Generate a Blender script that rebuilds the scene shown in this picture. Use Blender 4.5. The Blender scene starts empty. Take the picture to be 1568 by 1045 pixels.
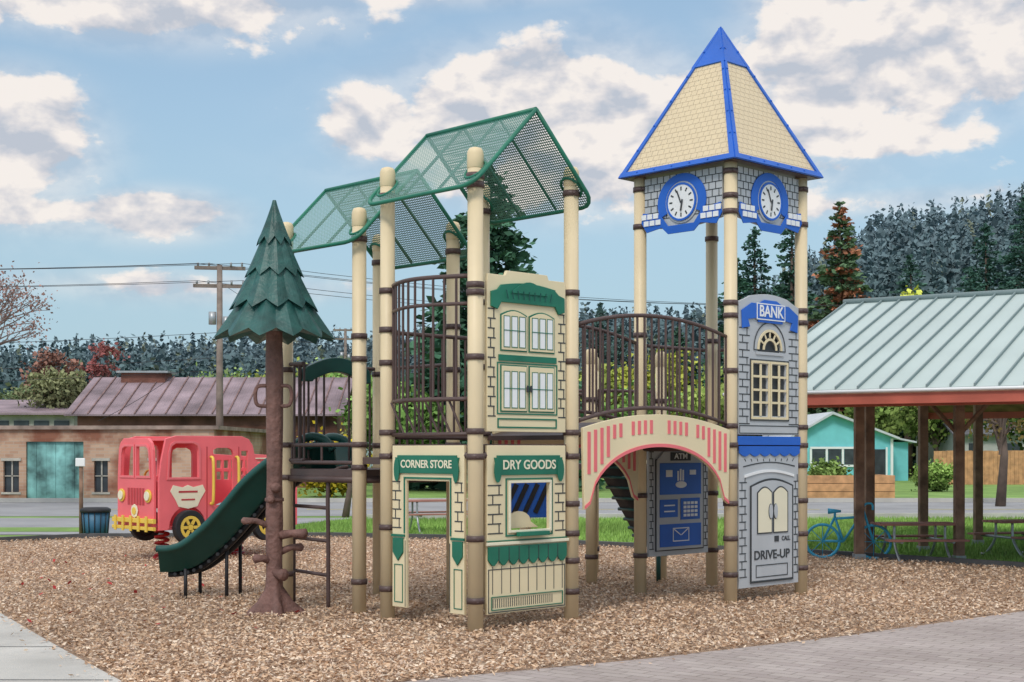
import bpy, math, random
import numpy as np
from mathutils import Vector as V, Matrix
random.seed(4)
R=np.random.default_rng(7)
sc=bpy.context.scene
COL=sc.collection

# ---------------------------------------------------------------- materials
def mat(name,col,rough=.6,var=.12,vs=3.0,bump=0.0,bs=60,metal=0.0,spec=.4):
    m=bpy.data.materials.new(name); m.use_nodes=True; nt=m.node_tree; b=nt.nodes['Principled BSDF']
    tc=nt.nodes.new('ShaderNodeTexCoord'); n=nt.nodes.new('ShaderNodeTexNoise')
    n.inputs['Scale'].default_value=vs; n.inputs['Detail'].default_value=5
    nt.links.new(tc.outputs['Object'],n.inputs['Vector'])
    r=nt.nodes.new('ShaderNodeValToRGB'); c=col
    r.color_ramp.elements[0].position=.3; r.color_ramp.elements[1].position=.7
    r.color_ramp.elements[0].color=(c[0]*(1-var),c[1]*(1-var),c[2]*(1-var),1)
    r.color_ramp.elements[1].color=(min(1,c[0]*(1+var)),min(1,c[1]*(1+var)),min(1,c[2]*(1+var)),1)
    nt.links.new(n.outputs['Fac'],r.inputs['Fac']); nt.links.new(r.outputs['Color'],b.inputs['Base Color'])
    b.inputs['Roughness'].default_value=rough; b.inputs['Metallic'].default_value=metal
    b.inputs['Specular IOR Level'].default_value=spec
    if bump>0:
        n2=nt.nodes.new('ShaderNodeTexNoise'); n2.inputs['Scale'].default_value=bs; n2.inputs['Detail'].default_value=3
        nt.links.new(tc.outputs['Object'],n2.inputs['Vector'])
        bp=nt.nodes.new('ShaderNodeBump'); bp.inputs['Strength'].default_value=bump; bp.inputs['Distance'].default_value=.02
        nt.links.new(n2.outputs['Fac'],bp.inputs['Height']); nt.links.new(bp.outputs['Normal'],b.inputs['Normal'])
    return m
def mat_attr(name,rough=.8,spec=.2):
    m=bpy.data.materials.new(name); m.use_nodes=True; nt=m.node_tree; b=nt.nodes['Principled BSDF']
    a=nt.nodes.new('ShaderNodeAttribute'); a.attribute_name='Col'
    nt.links.new(a.outputs['Color'],b.inputs['Base Color']); b.inputs['Roughness'].default_value=rough
    b.inputs['Specular IOR Level'].default_value=spec
    return m
CREAM=mat('cream_powdercoat',(.74,.60,.385),.45,.06,vs=2)
CAP=mat('cream_cap',(.76,.61,.38),.5,.05)
PCREAM=mat('cream_plastic',(.80,.68,.44),.5,.06,vs=2,bump=.05)
PALE=mat('pale_cream_plastic',(.83,.77,.58),.5,.03)
GREEN=mat('green_plastic',(.018,.17,.105),.45,.15)
DKGREEN=mat('slide_green',(.013,.075,.062),.35,.2)
PINEG=mat('moulded_green',(.02,.088,.078),.42,.35,vs=8,bump=.3,bs=30)
BROWN=mat('brown_powdercoat',(.095,.06,.055),.45,.15)
BLACK=mat('black_rubber',(.022,.022,.025),.6,.2)
BLUE=mat('blue_plastic',(.022,.13,.56),.45,.1)
GREY=mat('grey_plastic',(.50,.52,.54),.5,.06,bump=.05)
DGREY=mat('dark_line',(.05,.055,.06),.6,.1)
WHITE=mat('white_plastic',(.85,.86,.86),.5,.03)
PINK=mat('coral_plastic',(.82,.18,.20),.45,.06)
TRED=mat('truck_red',(.85,.16,.18),.45,.10,vs=2)
TRED2=mat('truck_red_dark',(.48,.05,.06),.5,.1)
YEL=mat('yellow_plastic',(.80,.56,.09),.45,.06)
BARK=mat('moulded_bark',(.18,.095,.078),.7,.3,vs=10,bump=.8,bs=25)
RED=mat('red_paint',(.50,.03,.03),.5,.15)
RUSTRED=mat('red_fascia',(.48,.12,.08),.5,.15)
WOOD=mat('weathered_post',(.25,.15,.10),.8,.45,vs=5,bump=.5,bs=20)
CEDAR=mat('cedar_boards',(.55,.29,.14),.75,.3,vs=4,bump=.3)
KERB=mat('kerb_dark',(.09,.09,.09),.8,.3)
CONC=mat('concrete_light',(.50,.48,.44),.85,.15,vs=1.5,bump=.3,bs=120)
METALROOF=mat('metal_roof',(.45,.53,.51),.6,.07,vs=.6,spec=.2)
STEEL=mat('galv_steel',(.4,.42,.43),.4,.15,metal=.5)
CYAN=mat('cyan_paint',(.06,.42,.64),.4,.1)

# ---------------------------------------------------------------- builders
def empty(name,parent=None,loc=(0,0,0)):
    e=bpy.data.objects.new(name,None); COL.objects.link(e); e.location=loc
    e.empty_display_size=.2
    if parent: e.parent=parent
    return e
class MB:
    def __init__(s): s.v=[]; s.f=[]; s.sm=[]
    def tube(s,pts,r,seg=10,caps=True,smooth=True):
        pts=[V(p) for p in pts]; n=len(pts)
        rs=r if isinstance(r,(list,tuple)) else [r]*n
        b=len(s.v); prev=None
        for i,p in enumerate(pts):
            t=(pts[min(i+1,n-1)]-pts[max(i-1,0)])
            if t.length<1e-9: t=V((0,0,1))
            t.normalize()
            if prev is None:
                a=V((0,0,1)) if abs(t.z)<.9 else V((1,0,0)); x=t.cross(a).normalized()
            else:
                x=(prev-t*prev.dot(t)).normalized()
            prev=x; y=t.cross(x)
            for k in range(seg):
                an=2*math.pi*k/seg; s.v.append(p+(x*math.cos(an)+y*math.sin(an))*rs[i])
        for i in range(n-1):
            for k in range(seg):
                k2=(k+1)%seg
                s.f.append((b+i*seg+k,b+i*seg+k2,b+(i+1)*seg+k2,b+(i+1)*seg+k)); s.sm.append(smooth)
        if caps:
            s.f.append(tuple(b+k for k in range(seg))[::-1]); s.sm.append(False)
            s.f.append(tuple(b+(n-1)*seg+k for k in range(seg))); s.sm.append(False)
        return s
    def obox(s,o,a,b_,c):
        o,a,b_,c=V(o),V(a),V(b_),V(c); b=len(s.v)
        for k in range(8): s.v.append(o+a*(k&1)+b_*((k>>1)&1)+c*((k>>2)&1))
        for f in ((0,2,3,1),(4,5,7,6),(0,1,5,4),(2,6,7,3),(0,4,6,2),(1,3,7,5)):
            s.f.append(tuple(b+i for i in f)); s.sm.append(False)
        return s
    def box(s,x0,y0,z0,x1,y1,z1): return s.obox((x0,y0,z0),(x1-x0,0,0),(0,y1-y0,0),(0,0,z1-z0))
    def poly(s,pts):
        b=len(s.v); s.v+= [V(p) for p in pts]; s.f.append(tuple(range(b,b+len(pts)))); s.sm.append(False); return s
    def prism(s,pts,h):
        h=V(h); b=len(s.v); n=len(pts); s.v+=[V(p) for p in pts]+[V(p)+h for p in pts]
        s.f.append(tuple(range(b,b+n))[::-1]); s.f.append(tuple(range(b+n,b+2*n))); s.sm+=[False,False]
        for i in range(n):
            j=(i+1)%n; s.f.append((b+i,b+j,b+n+j,b+n+i)); s.sm.append(False)
        return s
    def sweep(s,path,lat,sec,closed=True,smooth=True):
        b=len(s.v); n=len(sec)
        for i,p in enumerate(path):
            p=V(p); t=(V(path[min(i+1,len(path)-1)])-V(path[max(i-1,0)])).normalized()
            l=V(lat[i]) if isinstance(lat,list) else V(lat); l=(l-t*l.dot(t)).normalized(); up=l.cross(t)
            if up.z<0: up=-up
            for a,c in sec: s.v.append(p+l*a+up*c)
        for i in range(len(path)-1):
            for k in range(n if closed else n-1):
                k2=(k+1)%n; s.f.append((b+i*n+k,b+i*n+k2,b+(i+1)*n+k2,b+(i+1)*n+k)); s.sm.append(smooth)
        s.f.append(tuple(b+k for k in range(n))); s.f.append(tuple(b+(len(path)-1)*n+k for k in range(n))); s.sm+=[False,False]
        return s
    def out(s,name,m,parent=None,bevel=0):
        me=bpy.data.meshes.new(name); me.from_pydata([tuple(p) for p in s.v],[],s.f)
        me.polygons.foreach_set('use_smooth',s.sm); me.materials.append(m); me.update()
        o=bpy.data.objects.new(name,me); COL.objects.link(o)
        if parent: o.parent=parent
        if bevel:
            md=o.modifiers.new('b','BEVEL'); md.width=bevel; md.segments=2; md.limit_method='ANGLE'
        return o

deferred=[]
def rect(x0,y0,x1,y1): return [(x0,y0),(x1,y0),(x1,y1),(x0,y1)]
def circ(cx,cy,r,n=28,ry=None): return [(cx+r*math.cos(2*math.pi*k/n),cy+(ry or r)*math.sin(2*math.pi*k/n)) for k in range(n)]
def line(x0,y0,x1,y1,w=.006):
    d=math.hypot(x1-x0,y1-y0); nx,ny=-(y1-y0)/d*w/2,(x1-x0)/d*w/2
    return [(x0-nx,y0-ny),(x1-nx,y1-ny),(x1+nx,y1+ny),(x0+nx,y0+ny)]
def frame(x0,y0,x1,y1,w=.008): return [rect(x0,y0,x1,y1),rect(x0+w,y0+w,x1-w,y1-w)]
def halfarch(x0,x1,y0,yc,n=14):
    cx=(x0+x1)/2; r=(x1-x0)/2
    return [(x0,y0)]+[(cx-r*math.cos(math.pi*k/n),yc+r*math.sin(math.pi*k/n)) for k in range(n+1)]+[(x1,y0)]
def bricks(x0,x1,y0,y1,h=.075,w=.0095):
    L=[]; y=y0; i=0
    while y<y1-.01:
        sh=(x1-x0)*.12*(1 if i%2 else 0)
        L.append(rect(x0,y,x1-sh,y+w))
        if y+h<y1:
            off=(x1-x0)*(.3 if i%2 else .72)
            L.append(rect(x0+off,y+w+.0008,x0+off+w,y+h-.0008))
        y+=h; i+=1
    return L
class Panel:
    def __init__(s,name,parent,p0,p1,off=0.0):
        s.e=empty(name,parent); p0=V((p0[0],p0[1],0)); p1=V((p1[0],p1[1],0))
        d=(p1-p0); s.L=d.length; d.normalize(); n=V((d.y,-d.x,0))
        p0=p0+n*off
        s.M=Matrix(((d.x,0,n.x,p0.x),(d.y,0,n.y,p0.y),(0,1,0,0),(0,0,0,1)))
    def shape(s,name,loops,m,off,th=.004,bev=.0):
        cu=bpy.data.curves.new(name,'CURVE'); cu.dimensions='2D'; cu.fill_mode='BOTH'
        for L in loops:
            sp=cu.splines.new('POLY'); sp.points.add(len(L)-1)
            for i,p in enumerate(L): sp.points[i].co=(p[0],p[1],0,1)
            sp.use_cyclic_u=True
        cu.extrude=max(th/2-bev,.0005); cu.bevel_depth=bev; cu.bevel_resolution=1; cu.offset=-bev
        o=bpy.data.objects.new(name,cu); COL.objects.link(o); o.parent=s.e
        o.matrix_world=s.M@Matrix.Translation((0,0,off+th/2))
        deferred.append((o,name,m)); return o
    def text(s,name,txt,x,z,size,m,off,th=.004,sx=1,bold=.006):
        cu=bpy.data.curves.new(name,'FONT'); cu.body=txt; cu.size=size; cu.align_x='CENTER'; cu.align_y='CENTER'
        cu.extrude=th/2; cu.offset=bold*size*3
        o=bpy.data.objects.new(name,cu); COL.objects.link(o); o.parent=s.e
        o.matrix_world=s.M@Matrix.Translation((x,z,off+th/2))@Matrix.Diagonal((sx,1,1,1))
        deferred.append((o,name,m)); return o
def flush():
    bpy.context.view_layer.update(); dg=bpy.context.evaluated_depsgraph_get()
    new=[]
    for o,name,m in deferred:
        me=bpy.data.meshes.new_from_object(o.evaluated_get(dg)); new.append((o,name,m,me,o.matrix_world.copy(),o.parent))
    for o,name,m,me,mw,par in new:
        bpy.data.objects.remove(o,do_unlink=True)
        me.materials.clear(); me.materials.append(m)
        for p in me.polygons: p.use_smooth=False
        ob=bpy.data.objects.new(name,me); COL.objects.link(ob); ob.parent=par; ob.matrix_world=mw
def fastmesh(name,Vt,nper,m,cols=None,parent=None,smooth=False):
    n=len(Vt); nf=n//nper; me=bpy.data.meshes.new(name)
    me.vertices.add(n); me.vertices.foreach_set('co',Vt.astype(np.float32).ravel())
    me.loops.add(n); me.loops.foreach_set('vertex_index',np.arange(n,dtype=np.int32))
    me.polygons.add(nf); me.polygons.foreach_set('loop_start',np.arange(nf,dtype=np.int32)*nper)
    me.update(calc_edges=True)
    if cols is not None:
        a=me.color_attributes.new('Col','FLOAT_COLOR','POINT')
        c=np.ones((n,4),np.float32); c[:,:3]=np.repeat(cols,nper,axis=0); a.data.foreach_set('color',c.ravel())
    me.materials.append(m); o=bpy.data.objects.new(name,me); COL.objects.link(o)
    if parent: o.parent=parent
    return o
def quads(name,C,S,cols,m,asp=1.0,tilt=None,parent=None,adir=None):
    N=len(C); a=R.normal(size=(N,3)); 
    if adir is not None: a=adir+.35*a
    if tilt is not None: a[:,2]*=tilt
    a/=np.linalg.norm(a,axis=1)[:,None]
    b=R.normal(size=(N,3)); 
    if tilt is not None: b[:,2]*=tilt
    b-=a*np.sum(a*b,axis=1)[:,None]; b/=np.linalg.norm(b,axis=1)[:,None]
    a=a*S[:,None]/2; b=b*(S*asp)[:,None]/2
    Vt=np.stack([C-a-b*.4,C+a*.1-b,C+a+b*.3,C-a*.1+b],axis=1).reshape(-1,3)
    return fastmesh(name,Vt,4,m,cols,parent)
LEAF=mat_attr('foliage',.9,.1); CHIPM=mat_attr('wood_chip',.85)
TRUNK=mat('tree_bark',(.14,.10,.08),.9,.4,vs=2,bump=.5,bs=8)

def conifer(x,y,h,r,col,name='conifer_tree',nb=200,per=52,z0=.10,alt=None,q=.46):
    e=empty(name,loc=(0,0,0)); mb=MB()
    mb.tube([(x,y,0),(x+.05,y,h*.5),(x,y,h*.98)],[h*.018,h*.011,.02],8); 
    C=[];S=[];K=[];D=[]
    for i in range(nb):
        t=((i+R.random())/nb)**.75; z=h*(1-t*(1-z0)); L=r*(t**.8)*(.68+.42*R.random())+.14
        an=R.random()*6.283; dr=np.array([math.cos(an),math.sin(an),.05-.45*t*R.random()])
        tone=.65+.55*R.random(); n=int(per*(.45+.65*t))
        if z>h*.2 and i%4==0: mb.tube([(x,y,z+.1*L),(x+dr[0]*L*.7,y+dr[1]*L*.7,z+dr[2]*L*.7)],[.03,.008],4,False)
        k=R.random(n)**.65; w=.26*L*(1.1-k)+.07
        P=np.array([x,y,z])+np.outer(k*L,dr)+R.normal(size=(n,3))*np.stack([w,w,w*.4],1)
        P[:,2]-= .25*k*k*L*.3
        c=np.array(alt if (alt is not None and R.random()<.30) else col)
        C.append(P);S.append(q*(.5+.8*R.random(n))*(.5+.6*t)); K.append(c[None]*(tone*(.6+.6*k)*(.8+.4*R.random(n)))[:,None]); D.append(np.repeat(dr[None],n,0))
    n=60; C.append(np.stack([x+.06*R.normal(size=n),y+.06*R.normal(size=n),h*(1-.09*R.random(n))],1)); S.append(.20+.12*R.random(n)); K.append(np.array(col)[None]*(.8+.4*R.random(n))[:,None]); D.append(np.repeat(np.array([[0,0,1.]]),n,0))
    mb.out('trunk',TRUNK,e)
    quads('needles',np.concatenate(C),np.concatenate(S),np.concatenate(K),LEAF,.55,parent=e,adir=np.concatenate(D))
def broadleaf(x,y,h,r,col,name='broadleaf_tree',nc=45,per=90,zb=.3,q=.28,spread=.28):
    e=empty(name); mb=MB(); zc=h*(zb+(1-zb)/2); rz=h*(1-zb)/2
    mb.tube([(x,y,0),(x+.1,y,h*zb),(x,y,h*.8)],[h*.025+.03,h*.018+.02,.02],7)
    C=[];S=[];K=[]
    for i in range(nc):
        d=R.normal(size=3); d/=np.linalg.norm(d); k=R.random()**.4
        c=np.array([x,y,zc])+d*np.array([r,r,rz])*k*.85
        mb.tube([(x,y,h*(zb+.2*R.random())),tuple(.5*(np.array([x,y,h*.5])+c)),tuple(c)],[.05,.03,.008],4,False)
        s=r*spread*(.6+.8*R.random()); P=c+R.normal(size=(per,3))*s*np.array([1,1,.75])*.6
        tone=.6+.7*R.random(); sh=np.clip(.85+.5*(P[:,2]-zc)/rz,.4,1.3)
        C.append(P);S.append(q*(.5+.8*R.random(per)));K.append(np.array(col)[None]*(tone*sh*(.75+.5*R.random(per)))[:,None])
    mb.out('trunk',TRUNK,e)
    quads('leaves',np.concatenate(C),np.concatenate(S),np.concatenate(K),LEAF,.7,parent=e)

# ---------------------------------------------------------------- ground
def sheet(name,pts,z,m):
    return MB().poly([(p[0],p[1],z) for p in pts]).out(name,m)
GRASS=mat('grass',(.19,.31,.075),.9,.3,vs=.8,bump=.6,bs=40)
sheet('ground',[(-1500,-60),(1500,-60),(1500,1500),(-1500,1500)],0,GRASS)
BED=[(-2.1,7.9),(-.59,8.85),(.98,9.8),(2.62,11),(4.58,12.66),(6.5,14.6),(7.9,15.8),(6.25,17.3),(4.13,19.6),(3.0,20.3),(1.6,21.1),(-.5,22.8),(-3,23.6),(-7,23.3),(-8.2,22.2),(-9.8,20.5),(-8.6,17),(-5.6,14),(-4.55,12.56),(-3.68,11),(-3.0,9.8),(-2.45,8.85)]
def chipmat():
    m=bpy.data.materials.new('wood_chip_bed'); m.use_nodes=True; nt=m.node_tree; b=nt.nodes['Principled BSDF']
    tc=nt.nodes.new('ShaderNodeTexCoord'); vo=nt.nodes.new('ShaderNodeTexVoronoi'); vo.inputs['Scale'].default_value=45
    n=nt.nodes.new('ShaderNodeTexNoise'); n.inputs['Scale'].default_value=1.3; n.inputs['Detail'].default_value=6
    mp=nt.nodes.new('ShaderNodeMapping'); mp.inputs['Scale'].default_value=(1,1.8,1)
    nt.links.new(tc.outputs['Object'],mp.inputs['Vector']); nt.links.new(mp.outputs['Vector'],vo.inputs['Vector']); nt.links.new(tc.outputs['Object'],n.inputs['Vector'])
    r=nt.nodes.new('ShaderNodeValToRGB'); r.color_ramp.elements[0].color=(.28,.17,.11,1); r.color_ramp.elements[1].color=(.64,.48,.35,1)
    r.color_ramp.elements.new(.5).color=(.49,.33,.22,1)
    sx=nt.nodes.new('ShaderNodeSeparateColor'); nt.links.new(vo.outputs['Color'],sx.inputs['Color']); nt.links.new(sx.outputs['Red'],r.inputs['Fac'])
    mx=nt.nodes.new('ShaderNodeMix'); mx.data_type='RGBA'; mx.blend_type='MULTIPLY'; mx.inputs[0].default_value=.5
    r2=nt.nodes.new('ShaderNodeValToRGB'); r2.color_ramp.elements[0].position=.35; r2.color_ramp.elements[0].color=(.65,.6,.55,1); r2.color_ramp.elements[1].position=.65
    nt.links.new(n.outputs['Fac'],r2.inputs['Fac']); nt.links.new(r.outputs['Color'],mx.inputs[6]); nt.links.new(r2.outputs['Color'],mx.inputs[7]); nt.links.new(mx.outputs[2],b.inputs['Base Color'])
    bp=nt.nodes.new('ShaderNodeBump'); bp.inputs['Distance'].default_value=.02; nt.links.new(vo.outputs['Distance'],bp.inputs['Height']); nt.links.new(bp.outputs['Normal'],b.inputs['Normal'])
    b.inputs['Roughness'].default_value=.9; return m
sheet('wood_chip_ground',BED,.008,chipmat())
def inpoly(X,Y,P):
    c=np.zeros(len(X),bool); j=len(P)-1
    for i in range(len(P)):
        xi,yi=P[i]; xj,yj=P[j]
        t=((yi>Y)!=(yj>Y))&(X<(xj-xi)*(Y-yi)/(yj-yi+1e-12)+xi); c^=t; j=i
    return c
N=220000
Y=8+15.8*R.random(N)**1.35; X=(R.random(N)*2-1)*(.42*Y+.3)
k=inpoly(X,Y,BED)|(inpoly(X+.12*R.normal(size=N),Y+.12*R.normal(size=N),BED)&(R.random(N)<.25)); X=X[k];Y=Y[k]; n=len(X)
pal=np.array([(.64,.46,.31),(.54,.355,.225),(.74,.60,.46),(.42,.27,.175),(.27,.18,.13),(.62,.47,.36)])
ci=R.choice(6,n,p=[.27,.25,.19,.14,.05,.10]); tone=.88+.30*R.random(n)
low=np.sin(X*1.7+np.sin(Y*1.3))*np.sin(Y*1.1+X*.4)+.6*np.sin(X*.7-Y*.5+1); tone*=1+.09*low
quads('wood_chips',np.stack([X,Y,.02+.022*R.random(n)],1),.018+.035*R.random(n),pal[ci]*tone[:,None],CHIPM,.40,tilt=.35)
n=70; X=-6.5+5*R.random(n); Y=11+8*R.random(n); k=inpoly(X,Y,BED); X=X[k];Y=Y[k]; n=len(X)
quads('fallen_leaves',np.stack([X,Y,np.full(n,.05)],1),.035+.03*R.random(n),np.array([(.45,.05,.05)])*np.ones((n,1)),CHIPM,.8,tilt=.3)
def pavermat():
    m=bpy.data.materials.new('paver_brick'); m.use_nodes=True; nt=m.node_tree; b=nt.nodes['Principled BSDF']
    tc=nt.nodes.new('ShaderNodeTexCoord'); mp=nt.nodes.new('ShaderNodeMapping'); mp.inputs['Rotation'].default_value=(0,0,math.radians(38))
    br=nt.nodes.new('ShaderNodeTexBrick'); br.inputs['Scale'].default_value=1; br.inputs['Brick Width'].default_value=.22; br.inputs['Row Height'].default_value=.11
    br.inputs['Mortar Size'].default_value=.005; br.inputs['Color1'].default_value=(.47,.41,.38,1); br.inputs['Color2'].default_value=(.39,.33,.31,1); br.inputs['Mortar'].default_value=(.28,.24,.21,1)
    nt.links.new(tc.outputs['Object'],mp.inputs['Vector']); nt.links.new(mp.outputs['Vector'],br.inputs['Vector'])
    n=nt.nodes.new('ShaderNodeTexNoise'); n.inputs['Scale'].default_value=1.2; n.inputs['Detail'].default_value=8; nt.links.new(tc.outputs['Object'],n.inputs['Vector'])
    r=nt.nodes.new('ShaderNodeValToRGB'); r.color_ramp.elements[0].position=.3; r.color_ramp.elements[0].color=(.70,.68,.66,1); r.color_ramp.elements[1].position=.65; nt.links.new(n.outputs['Fac'],r.inputs['Fac'])
    mx=nt.nodes.new('ShaderNodeMix'); mx.data_type='RGBA'; mx.blend_type='MULTIPLY'; mx.inputs[0].default_value=.9
    nt.links.new(br.outputs['Color'],mx.inputs[6]); nt.links.new(r.outputs['Color'],mx.inputs[7]); nt.links.new(mx.outputs[2],b.inputs['Base Color'])
    bp=nt.nodes.new('ShaderNodeBump'); bp.inputs['Distance'].default_value=.004; bp.invert=True; nt.links.new(br.outputs['Fac'],bp.inputs['Height']); nt.links.new(bp.outputs['Normal'],b.inputs['Normal'])
    b.inputs['Roughness'].default_value=.85; return m
sheet('paver_plaza',[(-2.1,7.9),(-.59,8.85),(.98,9.8),(2.62,11),(4.58,12.66),(6.5,14.6),(7.9,15.8),(30,12),(30,-10),(-2.1,-10)],.012,pavermat())
sheet('concrete_path',[(-2.1,7.9),(-2.45,8.85),(-3.0,9.8),(-3.68,11),(-4.55,12.56),(-5.6,14),(-8.6,17),(-9.8,20.5),(-30,20.5),(-30,-10),(-2.1,-10)],.012,CONC)
mb=MB()
for (a,b) in (((-9,10.4),(-3.3,10.35)),((-8,8.9),(-2.5,8.85)),((-10,12.5),(-4.6,12.4)),((-4.9,6),(-4.9,14))):
    a=V((*a,.0155)); b=V((*b,.0155)); d=(b-a).normalized(); nn=V((-d.y,d.x,0))*.008
    mb.poly([tuple(a-nn),tuple(b-nn),tuple(b+nn),tuple(a+nn)])
mb.out('path_joints',KERB)
def kerb(name,pts,w=.1,h=.1,m=KERB):
    mb=MB()
    for a,b in zip(pts[:-1],pts[1:]):
        a=V((*a,0));b=V((*b,0)); d=(b-a).normalized(); nn=V((-d.y,d.x,0))*w
        mb.obox(a-d*.02,(b-a)+d*.02,nn,(0,0,h))
    return mb.out(name,m)
kerb('bed_kerb',[(7.9,15.8),(6.25,17.3),(4.13,19.6),(3.0,20.3),(1.6,21.1),(-.5,22.8),(-3,23.6),(-7,23.3),(-8.2,22.2),(-9.8,20.5)],h=.085)
ASPH=mat('asphalt',(.30,.30,.305),.9,.15,vs=.7,bump=.3,bs=90)
sheet('road',[(-80,29.5),(80,33),(80,39.5),(-80,39.0)],.006,ASPH)
sheet('parking_apron',[(-80,24.2),(-5.6,24.2),(-3.2,30.2),(-80,30.2)],.010,ASPH)
sheet('sidewalk',[(-80,39.0),(80,39.5),(80,40.6),(-80,40.2)],.010,CONC)
kerb('road_kerb',[(-3.0,29.4),(80,32.9)],.15,.12,CONC)
kerb('road_kerb',[(-80,39.05),(80,39.55)],.15,.12,CONC)
mb=MB()
for i in range(24): mb.poly([(-60+i*5,34.4,.014),(-57.5+i*5,34.4,.014),(-57.5+i*5,34.52,.014),(-60+i*5,34.52,.014)])
mb.out('road_centre_line',mat('road_paint',(.7,.6,.2),.8,.1))
sheet('grass_verge',[(-11,25.0),(-7.6,25.0),(-8,26.4),(-12,26.4)],.014,GRASS)
n=90000; Y=17+14*R.random(n); X=-5+16*R.random(n); k=~inpoly(X,Y,BED)&(X>-5+ (Y-24)*.3)&(Y<29.4+(X+5)*.03); X=X[k];Y=Y[k];n=len(X)
S=.04+.06*R.random(n); dx=R.normal(size=n)*.02; dy=R.normal(size=n)*.02
B=np.stack([X,Y,np.zeros(n)],1); a=R.random(n)*6.283; o=np.stack([np.cos(a),np.sin(a),np.zeros(n)],1)*.012
tone=(.75+.5*R.random(n))*(1+.2*np.sin(X*1.1)*np.sin(Y*.9))
fastmesh('grass_blades',np.stack([B-o,B+o,B+np.stack([dx,dy,S],1)],1).reshape(-1,3),3,LEAF,np.array([(.25,.40,.10)])*tone[:,None])

# ---------------------------------------------------------------- playground structure
u=V((.719,.695,0)); v=V((-.695,.719,0)); s=1.1
A=V((-.29,11.2,0)); B=A+u*s; Cc=A+v*s; D=A+(u+v)*s
E=V((-1.34,12.41,0)); G=E+u*s; F=E+v*s; H=E+(u+v)*s
J=V((2.06,13.33,0)); L=J+u*1.15; K=J+v*1.12; Mm=J+u*1.15+v*1.12
PS=empty('playground_structure')
def at(p,z): return (p.x,p.y,z)
posts=MB(); caps=MB(); rings=MB()
def post(p,zt,zr,cap=True,r=.0625):
    posts.tube([at(p,-.02),at(p,zt-(.16 if cap else 0))],r,20)
    if cap:
        caps.tube([at(p,zt-.17),at(p,zt-.165),at(p,zt-.05),at(p,zt-.03),at(p,zt-.01),at(p,zt)],[r*1.0,r*1.06,r*1.06,r*.98,r*.8,r*.3],20)
    for z in zr:
        rings.tube([at(p,z-.024),at(p,z+.024)],r+.010,16,smooth=True)
        rings.tube([(p.x+.02,p.y-r-.03,z),(p.x+.02,p.y-r+.02,z)],.012,6)
base=[.26,.75,1.40,1.60,2.19,2.76]
post(A,3.85,base+[2.70,3.62,3.55]); post(B,3.85,[.26,.52,.75,1.0,1.4,1.6,2.2,2.78,3.62]); post(Cc,3.85,[.28,.8,1.4,1.6,2.19,2.47,2.8,3.6]); post(D,3.85,[1.4,1.6,2.2,2.78,3.6])
post(E,3.58,[.3,1.3,1.5,2.25,2.45,3.3]); post(F,3.58,[.3,1.2,1.5,2.2,3.3]); post(G,3.58,[1.3,1.5,2.2,2.6,3.3]); post(H,3.58,[1.2,1.5,2.2,3.3])
tz=[.28,.62,.95,1.3,1.5,1.68,2.2,2.72,2.84]
post(J,4.2,tz+[3.7,3.85,4.08],False); post(L,4.2,tz+[3.7,4.05],False); post(K,4.2,[.4,1.0,1.5,1.7,2.6,3.68,4.05],False); post(Mm,4.2,[.4,1.0,1.5,1.7,2.6,3.68,4.05],False)
Q1=V((.86,15.3,0)); Q2=V((1.66,15.75,0)); Q3=V((.15,16.0,0)); Q4=V((.95,16.5,0))
for p in (Q1,Q2,Q3,Q4): post(p,2.55,[.3,1.1,1.4,2.0])
posts.out('posts',CREAM,PS); caps.out('post_caps',CAP,PS); rings.out('clamp_rings',BROWN,PS)
def deck(mb,a,b,c,d,z,t=.06):
    mb.prism([at(a,z-t),at(b,z-t),at(d,z-t),at(c,z-t)],(0,0,t))
dk=MB(); deck(dk,A,B,Cc,D,1.5); deck(dk,E,G,F,H,1.28); deck(dk,Cc,D,E,G,1.39); deck(dk,J,L,K,Mm,1.56); deck(dk,Q1,Q2,Q3,Q4,1.3)
for a,b,z in ((A,B,1.5),(Cc,A,1.5),(J,L,1.56),(K,J,1.56),(E,G,1.28),(F,E,1.28)):
    dk.tube([at(a,z-.09),at(b,z-.09)],.03,8)
dk.out('decks',BROWN,PS)
def bars(mb,a,b,z0,z1,n,i0=.09,i1=.09,r=.012,f0=None,rise=0):
    a=V(a);b=V(b); d=(b-a); Ln=d.length; d.normalize(); m=Ln-i0-i1
    P=lambda k,z:(a.x+d.x*(i0+m*k),a.y+d.y*(i0+m*k),z+rise*4*k*(1-k))
    for i in range(n+1): k=i/n; mb.tube([P(k,z0),P(k,z1)],r,6,False)
    for z in (z0,z1): mb.tube([P(k/12,z) for k in range(13)],.018,8)
rl=MB()
def bulge(mb,a,b,z0,z1,n,amt,out,r=.012):
    a=V(a);b=V(b); P=lambda k,z:tuple(a.lerp(b,.07+.86*k)+out*(amt*math.sin(math.pi*k))+V((0,0,z)))
    for i in range(n+1): mb.tube([P(i/n,z0),P(i/n,z1)],r,6,False)
    for z in (z0,z1): mb.tube([P(k/14,z) for k in range(15)],.018,8)
bulge(rl,Cc,A,1.86,2.84,10,.16,-u)
rl.tube([tuple(Cc.lerp(A,.07+.86*k/14)-u*(.16*math.sin(math.pi*k/14))+V((0,0,2.62))) for k in range(15)],.015,8)
rl.tube([at(Cc.lerp(A,.07),1.58),at(Cc.lerp(A,.93),1.58)],.018,8)
for i in range(6):
    k=i/6; rl.tube([tuple(Cc.lerp(A,.1+.8*k)-u*.05+V((0,0,1.85))),tuple(Cc.lerp(A,.2+.8*k)-u*.0+V((0,0,1.58)))],.011,6,False)
bulge(rl,Cc,D,1.56,2.45,7,.0,u)
bars(rl,F,E,1.34,1.5,2)
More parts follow.
